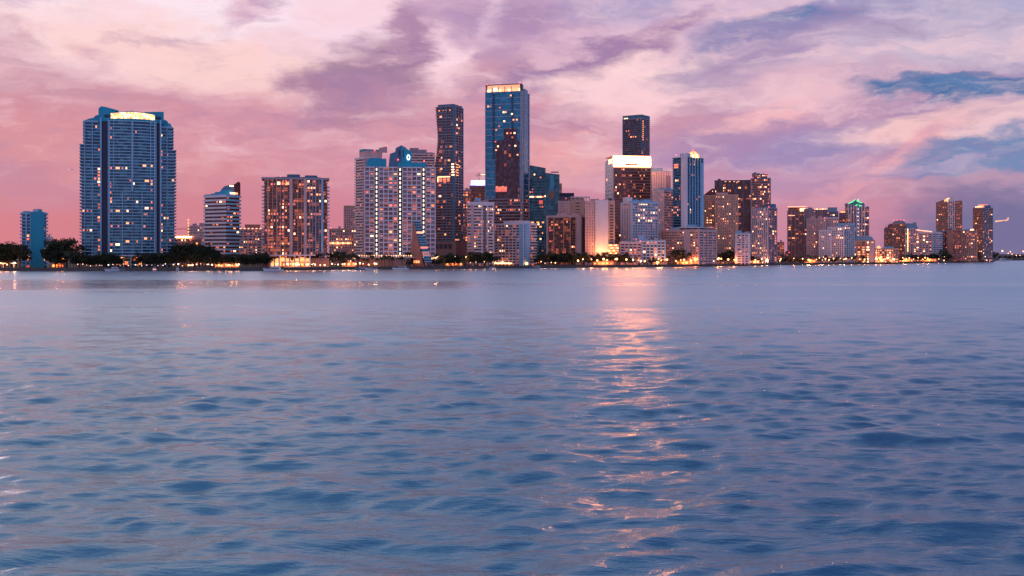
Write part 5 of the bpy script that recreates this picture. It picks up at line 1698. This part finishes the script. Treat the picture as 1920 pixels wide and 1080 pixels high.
def tree_meshes(seed, spread):
    r = np.random.RandomState(seed)
    tr = MB()
    tr.tube([(0, 0, -.03), (.01, 0, .2), (.02, .01, .42)], [.035, .026, .018], 6)
    blobs = []
    for k in range(17):
        a = r.rand() * 6.28
        q = math.sqrt(r.rand())
        z = .34 + .54 * r.rand()
        rad = q * spread * math.sqrt(max(.05, 1 - ((z - .55) / .48) ** 2))
        c = (rad * math.cos(a), rad * math.sin(a), z)
        blobs.append((c, .10 + .09 * r.rand()))
        if k < 7:
            tr.tube([(.01, 0, .25 + .02 * k), (c[0] * .5, c[1] * .5, (.3 + z) / 2), (c[0] * .9, c[1] * .9, z)], [.014, .009, .004], 4)
    vs, fs = [], []
    for c, br in blobs:
        for _ in range(95):
            dv = r.normal(size=3); dv /= np.linalg.norm(dv)
            p = np.array(c) + dv * br * (r.rand() ** .4) * np.array([1.15, 1.15, .85])
            s_ = .018 + .022 * r.rand()
            u = r.normal(size=3); u /= np.linalg.norm(u)
            v = np.cross(u, r.normal(size=3)); v /= np.linalg.norm(v)
            b_ = len(vs)
            vs += [tuple(p - u * s_), tuple(p + v * s_ * .7), tuple(p + u * s_), tuple(p - v * s_ * .7)]
            fs.append((b_, b_ + 1, b_ + 2, b_ + 3))
    return tr, (vs, fs)


TREES = []
for sd, spread, lm in ((1, .36, 0), (2, .46, 0), (3, .30, 1), (4, .42, 1)):
    tr, (vs, fs) = tree_meshes(sd, spread)
    TREES.append((tr.mesh('trunk', M_bark), MB().add(vs, fs).mesh('crown', M_leaf[lm]), spread))


def palm_meshes(seed):
    r = random.Random(seed)
    tr = MB().tube([(0, 0, -.03), (.02, 0, .3), (.015, .01, .6), (.03, .01, .84)], [.02, .015, .013, .011], 6)
    cr = MB()
    for k in range(22):
        a = 2 * math.pi * k / 22 + r.uniform(-.15, .15)
        up = r.uniform(-.2, 1.0)
        L_ = r.uniform(.2, .27)
        pts = []
        for i in range(5):
            u = i / 4
            pts.append((.03 + math.cos(a) * L_ * u, .01 + math.sin(a) * L_ * u, .84 + L_ * (up * u - 1.15 * u * u)))
        tx, ty = -math.sin(a), math.cos(a)
        for sg in (-1, 1):
            vs = []
            for i, p in enumerate(pts):
                wv = .035 * math.sin(math.pi * (.12 + .8 * i / 4))
                vs += [p, (p[0] + tx * wv * sg, p[1] + ty * wv * sg, p[2] - wv * .7)]
            cr.add(vs, [(2 * i, 2 * i + 1, 2 * i + 3, 2 * i + 2) for i in range(4)])
    return tr.mesh('trunk', M_bark), cr.mesh('crown', M_palm)


PALMS = [palm_meshes(5), palm_meshes(6)]


def put_tree(px, ytop, setback, label, group, kind=None, palm=False):
    D = shoreD(px) + setback
    x, y = gp(px, D)
    h = max(4.5, (zat(ytop, D) - LZ) * (1.0 if palm else 1.12))
    if palm:
        tm, cm = rnd.choice(PALMS); nm = 'palm_tree'; sx = h
    else:
        tm, cm, spd = TREES[kind if kind is not None else rnd.randrange(4)]; nm = 'broadleaf_tree'; sx = h * rnd.uniform(.9, 1.3)
    o = empty(nm, (x, y, LZ), rnd.uniform(0, 6.28))
    tag(o, label, 'palm' if palm else 'tree', group)
    if palm: o.scale = (h, h, h)
    else: o.scale = (sx, sx * rnd.uniform(.85, 1.1), h)
    link('trunk', tm, o); link('crown', cm, o)
    return o


# (columns from, to, top row, jitter, spacing, setback, palm share, label, group)
GROVES = [
    (-8, 40, 461, 3, 10, 24, 0, 'dark broadleaf tree behind the lit canopies left of the slim aqua block', 'trees left of the aqua block'),
    (92, 132, 453, 4, 9, 30, 0, 'tall rounded dark tree between the slim aqua block and the wide blue tower', 'tall trees beside the aqua block'),
    (100, 150, 474, 4, 8, 14, .25, 'lower dark shrubby tree behind the lamp right of the aqua block', 'low trees beside the aqua block'),
    (150, 224, 478, 3, 5.5, 16, .2, 'dark tree below the left wing of the wide blue tower', 'trees below the left wing'),
    (262, 324, 477, 3, 5.5, 16, .15, 'dark tree below the right wing of the wide blue tower', 'trees below the right wing'),
    (330, 392, 462, 3, 7, 18, 0, 'big dense dark tree in the grove between the wide blue tower and the banded hotel', 'grove left of the banded hotel'),
    (396, 450, 478, 4, 6.5, 20, .3, 'dark tree at the foot of the white banded hotel', 'trees at the banded hotel'),
    (454, 503, 478, 2, 5, 8, 0, 'round black mangrove clump behind the white yacht', 'mangroves behind the yacht'),
    (586, 672, 477, 5, 6.5, 24, .45, 'dark tree among dim lamps right of the bright lobby', 'trees right of the bright lobby'),
    (676, 772, 484, 4, 10, 10, .85, 'lamp-lit palm on the terrace of the white grid hotel', 'palms on the hotel terrace'),
    (812, 874, 480, 3, 6, 14, .3, 'dark tree hiding the foot of the slim curved tower', 'trees at the curved tower'),
    (876, 924, 476, 3, 8, 22, .1, 'dense dark tree in front of the white banded flats', 'trees before the white flats'),
    (1008, 1108, 477, 3, 7, 26, .25, 'dark tree in front of the squat brown block', 'trees before the brown block'),
    (1110, 1178, 477, 3, 7, 28, .15, 'orange-lit dark tree below the floodlit blank wall', 'trees below the floodlit wall'),
    (1180, 1262, 484, 4, 11, 14, .4, 'lamp-lit tree in front of the low white flats', 'trees before the low white flats'),
    (1266, 1338, 474, 6, 9, 22, .3, 'dark tree rising in front of the long pink slab block', 'trees before the pink slab'),
    (1342, 1404, 472, 5, 9, 22, .15, 'dark bushy tree with orange-lit underside below the ochre tower', 'trees below the ochre tower'),
    (1408, 1474, 482, 3, 9, 20, .3, 'small dark tree at the foot of the ribbed lavender tower', 'trees at the lavender tower'),
    (1478, 1598, 483, 2.5, 6.5, 18, .5, 'small tree on the lamp-lit island shore below the gridded towers', 'trees on the island shore'),
    (1600, 1686, 482, 3, 6.5, 18, .6, 'small tree silhouetted against the gold-lit hotel wing', 'trees before the gold hotel'),
    (1688, 1760, 479, 3, 6, 22, .15, 'dark tree in front of the long terraced block', 'trees before the terraced block'),
    (1762, 1868, 473, 4, 6, 26, .05, 'dark tree in the thick wooded point below the terracotta blocks', 'trees on the wooded point'),
]
for (x0, x1, yt, jt, spc, sb, ps, lab, grp) in GROVES:
    px = x0 + rnd.uniform(0, spc * .5)
    while px < x1:
        palm = rnd.random() < ps
        D_ = shoreD(px)
        lb = lab if 'palm' in lab or not palm else lab.replace('tree', 'palm')
        if palm and 'palm' not in lab:
            lb = lab.replace('broadleaf ', '').replace('dense ', '').replace('bushy ', '').replace('tree', 'palm')
        elif not palm and lab.startswith('lamp-lit palm'):
            lb = lab.replace('palm', 'tree')
        put_tree(px, yt + rnd.uniform(-jt, jt) - (5 if palm else 0), sb + rnd.uniform(-6, 6), lb, grp + (' (palms)' if palm else ''), palm=palm)
        px += spc * rnd.uniform(.6, 1.0)
for px, y, lb in ((1303, 462, 'tallest palm rising before the long pink slab block'), (765, 469, 'tall palm against the slanted atrium of the grid hotel'),
                  (690, 468, 'tall palm at the left corner of the white grid hotel'), (1030, 470, 'tall palm left of the squat brown block'),
                  (845, 470, 'tall palm against the podium of the slim curved tower'), (548, 478, 'palm standing alone in the glow of the bright lobby'),
                  (1293, 470, 'second tallest palm before the long pink slab block')):
    put_tree(px, y, 16, lb, 'tall shore palms', palm=True)

# ------------------------------------------------------------------ lamps along the promenade
M_pole = pmat('lamp_pole', (.04, .04, .045), .6, var=.1)
pole_me = MB().tube([(0, 0, 0), (0, 0, 1)], [.10, .07], 6).mesh('pole', M_pole)
head_me = {0: MB().ball((0, 0, 0), .62, 8, 6).mesh('lamp_head', E_globe), 1: MB().ball((0, 0, 0), .62, 8, 6).mesh('lamp_head', E_globew)}
ARM = MB().tube([(0, 0, 0), (0, -.5, .3), (0, -1.0, .32)], .05, 5).mesh('arm', M_pole)


def lamp(px, h, setback, label, group, kind, power, size=1.0):
    D = shoreD(px) + setback
    x, y = gp(px, D)
    o = empty('street_lamp', (x, y, LZ), rnd.uniform(-.4, .4))
    tag(o, label, 'street lamp', group)
    link('pole', pole_me, o, (0, 0, 0), (1, 1, h))
    link('arm', ARM, o, (0, 0, h - .3))
    link('lamp_head', head_me[kind], o, (0, -1.0, h), (size, size, size))
    if power:
        l = bpy.data.lights.new('lamp_light', 'POINT')
        l.energy = power; l.color = (1, .24, .06) if kind == 0 else (1, .42, .2); l.shadow_soft_size = .6
        lo = bpy.data.objects.new('lamp_light', l); COL.objects.link(lo); lo.parent = o; lo.location = (0, -1.0, h - .9)


LAMPS = [
    (2, 40, 13, 5, 4, 0, 3000, 1.0, 'white-hot lamp by the lit canopies on the low shore', 'lamps by the canopies'),
    (112, 122, 20, 9, 14, 0, 6000, 1.3, 'tall warm lamp glowing under the trees right of the aqua block', 'lamp under the trees'),
    (142, 330, 9, 3.2, 2.5, 1, 0, .65, 'small dock lamp along the marina below the wide blue tower', 'dock lamps of the marina'),
    (336, 452, 5.2, 3.2, 2.5, 1, 500, .95, 'round dock lamp in the close row before the dark grove', 'dock lamps before the grove'),
    (540, 668, 6, 3.2, 2.5, 1, 500, .9, 'small dock lamp along the quay right of the white yacht', 'quay lamps by the yacht'),
    (676, 712, 8, 3.4, 3, 1, 1200, 1.0, 'small quay lamp below the hotel terrace', 'quay lamps below the terrace'),
    (816, 872, 8, 8, 18, 1, 2500, .9, 'white lamp among the trees of the slim curved tower', 'lamps at the curved tower'),
    (884, 930, 9, 4, 3, 1, 600, .9, 'small quay lamp before the white banded flats', 'quay lamps before the flats'),
    (1014, 1050, 7, 4, 3, 1, 800, .9, 'small quay lamp just right of the blue-ended flats', 'quay lamps by the flats'),
    (1086, 1180, 10.5, 6.5, 4, 0, 6000, 1.45, 'bright orange promenade lamp below the floodlit wall', 'promenade lamps by the floodlit wall'),
    (1182, 1262, 10.5, 6.0, 4, 0, 6000, 1.4, 'bright orange promenade lamp before the low white flats', 'promenade lamps by the white flats'),
    (1264, 1345, 10, 6.5, 4, 0, 6000, 1.45, 'bright orange promenade lamp before the long pink slab', 'promenade lamps by the pink slab'),
    (1346, 1412, 11, 6.5, 4, 0, 7000, 1.5, 'bright orange promenade lamp below the ochre tower', 'promenade lamps by the ochre tower'),
    (1416, 1478, 9, 5.5, 6, 1, 3500, 1.2, 'white promenade lamp at the foot of the lavender tower', 'promenade lamps by the lavender tower'),
    (1482, 1600, 7.5, 6, 5, 0, 3500, 1.1, 'pink-white island quay lamp in the even row below the gridded towers', 'island quay lamps'),
    (1604, 1690, 7.5, 6, 5, 0, 5000, 1.2, 'gold quay lamp before the barrel-roofed hotel', 'quay lamps by the hotel'),
    (1694, 1762, 6.5, 6, 6, 0, 4500, 1.2, 'orange lamp in the row before the long terraced block', 'lamps before the terraced block'),
    (1766, 1862, 17, 7, 8, 1, 2500, 1.1, 'lone white lamp under the wooded point', 'lamps on the wooded point'),
]
for (x0, x1, spc, h, sb, kd, pw, sz, lab, grp) in LAMPS:
    px = x0
    while px <= x1:
        if rnd.random() < .15:
            px += spc
            continue
        lamp(px + rnd.uniform(-.5, .5) * spc, h * rnd.uniform(.7, 1.25), sb + rnd.uniform(-.8, 1.5), lab, grp, kd if rnd.random() < .85 else 1 - kd, pw, sz * rnd.choice((.45, .6, .75, .9, 1.1, 1.25)))
        px += spc

# ------------------------------------------------------------------ low waterfront pavilions, glowing from inside
def pavilion(x0, x1, h, setback, label, hot=E_glow, wall=W_brick, power=4000):
    D = shoreD((x0 + x1) / 2) + setback
    t = T('pavilion', label, 'pavilion', x0, x1, D, depth=8)
    t.bar('roof', wall, (0, 0, h), (t.w + 1.2, 9.4, .5))
    n_ = max(3, int(t.w / 4))
    for i in range(n_ + 1):
        t.bar('post', W_beige, (-t.w / 2 + t.w * i / n_, -4, h / 2), (.35, .35, h))
    t.bar('back_wall', W_beige, (0, 3.2, h / 2), (t.w, .4, h - .1))
    for i in range(n_):
        t.bar('lit_opening', hot if i % 3 else E_gold, (-t.w / 2 + t.w * (i + .5) / n_, 2.8, h * .5), (t.w / n_ * .5, .3, h * .4))
    if power:
        l = bpy.data.lights.new('ceiling_light', 'POINT'); l.energy = power; l.color = (1, .3, .08); l.shadow_soft_size = .8
        lo = bpy.data.objects.new('ceiling_light', l); COL.objects.link(lo); lo.parent = t.root; lo.location = (0, -1.5, h - .8)
    return t


pavilion(96, 120, 4.5, 12, 'low red-lit pavilion under the trees right of the aqua block')
pavilion(403, 420, 5, 14, 'orange-lit waterside restaurant before the dark grove')
pavilion(421, 446, 4.5, 10, 'red-lit waterside terrace bar before the banded hotel')
pavilion(640, 668, 5, 16, 'dim orange cabin on the quay left of the grid hotel', power=2500)
pavilion(528, 580, 5.5, 16, 'long gold-lit boathouse in front of the bright lobby', hot=E_gold, wall=W_white, power=9000)
pavilion(834, 868, 5, 14, 'low gallery with white lamps below the slim curved tower', hot=E_dim, wall=W_grey, power=2000)
pavilion(1112, 1150, 4.5, 14, 'orange-lit arcade below the floodlit wall', power=7000)
pavilion(1216, 1250, 4.5, 14, 'orange-lit arcade before the low white flats', power=7000)
pavilion(1268, 1300, 4.5, 14, 'white-lit arcade before the long pink slab', hot=E_gold, power=6000)
pavilion(1405, 1424, 4.5, 16, 'bright white-lit boat shed at the foot of the lavender tower', hot=E_goldhot, wall=W_white, power=6000)
pavilion(1508, 1530, 5, 26, 'red-lit arcade at the foot of the pink gridded island tower', power=8000)
pavilion(1680, 1712, 5, 14, 'orange-lit waterside restaurant left of the terraced block', hot=E_gold, power=8000)
pavilion(1725, 1756, 5, 14, 'orange-lit waterside restaurant below the terraced block', power=8000)

# lit canopies, far left
for px in (6, 26):
    D = shoreD(px) + 6
    x, y = gp(px, D)
    o = empty('canopy', (x, y, LZ)); tag(o, 'white umbrella canopy lit from below on the low shore left of the aqua block', 'canopy', 'lit umbrella canopies')
    MB().tube([(0, 0, 0), (0, 0, 3.6)], .15, 6).build('pole', W_white, o)
    mb = MB(); n_ = 8
    vs = [(0, 0, 3.9)] + [(math.cos(2 * math.pi * k / n_) * 2.9, math.sin(2 * math.pi * k / n_) * 2.9, 4.7) for k in range(n_)] + [(0, 0, 4.3)]
    mb.add(vs, [(0, 1 + (k + 1) % n_, 1 + k) for k in range(n_)] + [(n_ + 1, 1 + k, 1 + (k + 1) % n_) for k in range(n_)]).build('canopy_top', E_goldhot, o)

# ------------------------------------------------------------------ boats
M_hull = pmat('boat_hull', (.55, .58, .64), .35, var=.08, spec=.5)
M_hulld = pmat('boat_hull_dark', (.10, .13, .2), .35, var=.08, spec=.5)
M_bglass = pmat('boat_window', (.015, .02, .03), .1, var=0, spec=.8)


def boat(px, D, L_, label, hull=M_hull, heading=0, fly=True, lit=False, group=None):
    x, y = gp(px, D)
    o = empty('motor_yacht' if L_ > 12 else 'motor_boat', (x, y, 0.02), heading)
    tag(o, label, 'yacht' if L_ > 12 else 'boat', group)
    B = L_ * .26
    st = []
    # stations from stern (x>0) to bow (x<0): deck half-breadth, deck height, chine half-breadth
    for u, hb, dz, cb in ((.5, .8, .085, .7), (.25, .96, .085, .82), (0, 1, .092, .82), (-.22, .88, .105, .6), (-.38, .55, .12, .28), (-.5, .03, .14, .01)):
        st.append((u * L_, hb * B / 2, dz * L_, cb * B / 2))
    vs, fs = [], []
    for (sx, hb, dz, cb) in st:
        kx = sx if sx > -.4 * L_ else sx + .06 * L_
        vs += [(sx, -hb, dz), (kx, -cb, .012 * L_), (kx, 0, -.05 * L_ if sx > -.4 * L_ else -.01), (kx, cb, .012 * L_), (sx, hb, dz)]
    for i in range(len(st) - 1):
        for k in range(4):
            a = i * 5 + k
            fs.append((a, a + 1, a + 6, a + 5))
        fs.append((i * 5 + 4, i * 5, (i + 1) * 5, (i + 1) * 5 + 4))
    fs.append((0, 4, 3, 2, 1))
    MB().add(vs, fs).build('hull', hull, o)
    h = .09 * L_
    cab = MB().prism([(.36 * L_, -B * .36), (.36 * L_, B * .36), (-.12 * L_, B * .34), (-.26 * L_, B * .1), (-.26 * L_, -B * .1), (-.12 * L_, -B * .34)], h - .1, h + .1 * L_,
               [(.34 * L_, -B * .33), (.34 * L_, B * .33), (-.03 * L_, B * .3), (-.08 * L_, B * .1), (-.08 * L_, -B * .1), (-.03 * L_, -B * .3)]).build('cabin', M_hull, o)
    MB().prism([(.30 * L_, -B * .38), (.30 * L_, B * .38), (-.1 * L_, B * .36), (-.22 * L_, B * .12), (-.22 * L_, -B * .12), (-.1 * L_, -B * .36)], h + .03 * L_, h + .075 * L_,
               [(.29 * L_, -B * .36), (.29 * L_, B * .36), (-.06 * L_, B * .33), (-.13 * L_, B * .12), (-.13 * L_, -B * .12), (-.06 * L_, -B * .33)]).build('window_band', E_warm if lit else M_bglass, cab)
    if fly:
        fb = MB().prism([(.30 * L_, -B * .34), (.30 * L_, B * .34), (.0, B * .32), (-.06 * L_, 0), (.0, -B * .32)], h + .1 * L_, h + .145 * L_).build('flybridge', M_hull, o)
        m = MB()
        for sx, sy in ((.1, -.3), (.1, .3), (.26, -.3), (.26, .3)):
            m.tube([(sx * L_, sy * B, h + .14 * L_), ((sx - .03) * L_, sy * B * .8, h + .23 * L_)], .09, 4)
        m.box(.15 * L_, 0, h + .235 * L_, .26 * L_, B * .62, .1).build('hardtop', M_hull, fb)
        MB().tube([(.14 * L_, 0, h + .235 * L_), (.16 * L_, 0, h + .36 * L_)], [.12, .05], 4).build('mast', W_steel, fb)
    rl = MB()
    pts = [(s_[0], -s_[1] * .94, s_[2] + .9) for s_ in st if s_[0] < .1 * L_]
    rl.tube(pts, .04, 4)
    for p in pts: rl.tube([(p[0], p[1], p[2] - .9), p], .03, 4)
    rl.build('rail', W_steel, o)
    return o


boat(512, 928, 18, 'white motor yacht with flybridge moored in front of the round mangrove clump')
boat(211, 930, 14, 'pale motor yacht at the dock below the wide blue tower, bow to the left', heading=R(35))
boat(229, 926, 8, 'small blue motor boat beside the pale yacht at the dock', hull=M_hulld, heading=R(75), fly=False)
boat(289, 928, 11, 'stern-on boat with lit cabin at the dock right of the wide blue tower', heading=R(98), lit=True)
boat(333, 928, 12, 'tall-cabined grey boat at the end of the dock lamp row', heading=R(110))
boat(677, 985, 13, 'low boat at the left end of the hotel quay', hull=M_hulld, heading=R(8), fly=False)
boat(696, 985, 12, 'long white boat moored below the hotel terrace lamps', heading=R(176), fly=False)
boat(751, 1000, 16, 'flat pale boat moored right of the terrace lamps', heading=R(4), fly=False)
boat(1004, 1105, 13, 'dark boat moored under the blue-ended flats', hull=M_hulld, heading=R(3), fly=False)
boat(922, 1080, 9, 'small open boat moored before the white banded flats', heading=R(0), fly=False)
boat(1884, 2150, 26, 'white ferry-like yacht off the end of the wooded point', heading=R(170))
# channel marker
x, y = gp(1462, CAMH * F / (500.5 - HY))
o = empty('channel_marker', (x, y, 0)); tag(o, 'dark channel marker post standing alone in the bay', 'marker')
MB().tube([(0, 0, -1.5), (0, 0, 3.2)], .35, 8).build('post', M_pole, o); MB().box(0, -.1, 2.6, 1.8, .2, 1.6).build('board', W_slate, o)
MB().tube([(0, 0, 3.1), (0, 0, 3.6)], .25, 6).build('light', W_steel, o)

# ------------------------------------------------------------------ far right: low shore, mast lamps, bridge
t = T('causeway_bridge', 'low far bridge strung with lamps beyond the wooded point', 'bridge', 1872, 1990, 2700, depth=12)
t.bar('deck', W_brown, (0, 0, 7), (t.w, 12, 1.6))
for i in range(9):
    t.bar('bridge_pier', W_brown, (-t.w * .45 + i * t.w * .11, 0, 3), (2.5, 8, 7))
t.bar('parapet', W_grey, (0, -6, 8.2), (t.w, .4, 1.0))
for px, h, sz in ((1879, 20, 3.0), (1890, 14, 1.6), (1894, 18, 1.8), (1897, 12, 1.6), (1918, 19, 2.2), (1905, 9, 1.6), (1912, 9, 1.4)):
    x, y = gp(px, 2660)
    o = empty('mast_lamp', (x, y, LZ)); tag(o, 'tall lamp on the far low shore beyond the wooded point' if px > 1880 else 'brightest red-orange mast lamp at the tip of the wooded point', 'street lamp', 'far shore lamps')
    link('pole', pole_me, o, (0, 0, 0), (2, 2, h)); link('arm', ARM, o, (0, 0, h - .3), (1.5, 1.5, 1)); link('lamp_head', head_me[0], o, (0, -1.4, h), (sz, sz, sz))
for px in (1876, 1884, 1893, 1902, 1911, 1920):
    x, y = gp(px, 2600 + rnd.uniform(-20, 20))
    o = empty('broadleaf_tree', (x, y, LZ), rnd.uniform(0, 6)); tag(o, 'tiny dark tree on the far low shore beyond the wooded point', 'tree', 'far shore trees')
    o.scale = (13, 13, 9)
    tm, cm, _s = TREES[rnd.randrange(4)]; link('trunk', tm, o); link('crown', cm, o)

# ------------------------------------------------------------------ airliners
def airliner(px, py, D, L_, label, lit):  # fuselage and tail fin glow by themselves, brightness put into the material
    x, y = gp(px, D)
    o = empty('airliner', (x, y, zat(py, D)), R(0)); tag(o, label, 'aircraft')
    o.rotation_euler = (0, R(-4), R(12))
    MB().tube([(-.5 * L_, 0, .02 * L_), (-.46 * L_, 0, 0), (-.4 * L_, 0, 0), (.3 * L_, 0, 0), (.5 * L_, 0, .03 * L_)], [.01 * L_, .035 * L_, .05 * L_, .05 * L_, .012 * L_], 10).build('fuselage', lit, o, True)
    for sg in (-1, 1):
        MB().prism([(-.1 * L_, 0), (.12 * L_, 0), (.2 * L_, sg * .45 * L_), (.14 * L_, sg * .45 * L_)][::sg], -.03 * L_, -.015 * L_).build('wing', W_steel, o)
        MB().tube([(-.1 * L_, sg * .16 * L_, -.05 * L_), (.02 * L_, sg * .16 * L_, -.05 * L_)], .025 * L_, 8).build('engine', W_steel, o)
        MB().prism([(.38 * L_, 0), (.48 * L_, 0), (.5 * L_, sg * .16 * L_), (.45 * L_, sg * .16 * L_)][::sg], .03 * L_, .04 * L_).build('tailplane', W_steel, o)
    MB().plate([(.36 * L_, .03 * L_), (.49 * L_, .03 * L_), (.52 * L_, .2 * L_), (.46 * L_, .2 * L_)], -.01 * L_, .01 * L_).build('tail_fin', lit, o)
    MB().ball((-.48 * L_, -.3, -.02 * L_), .025 * L_, 6, 4).build('landing_light', E_white, o)
    MB().ball((.3 * L_, -.06 * L_, .06 * L_), .02 * L_, 6, 4).build('beacon', E_beacon, o)


airliner(1879, 414, 3300, 46, 'pale airliner gliding right of the last dark blue tower', emat('glowing_fuselage', (1, .5, .25), .9))
airliner(135, 317, 6000, 40, 'faint small pink airliner left of the wide blue tower', emat('pink_glow_fuselage', (1, .36, .4), .42))
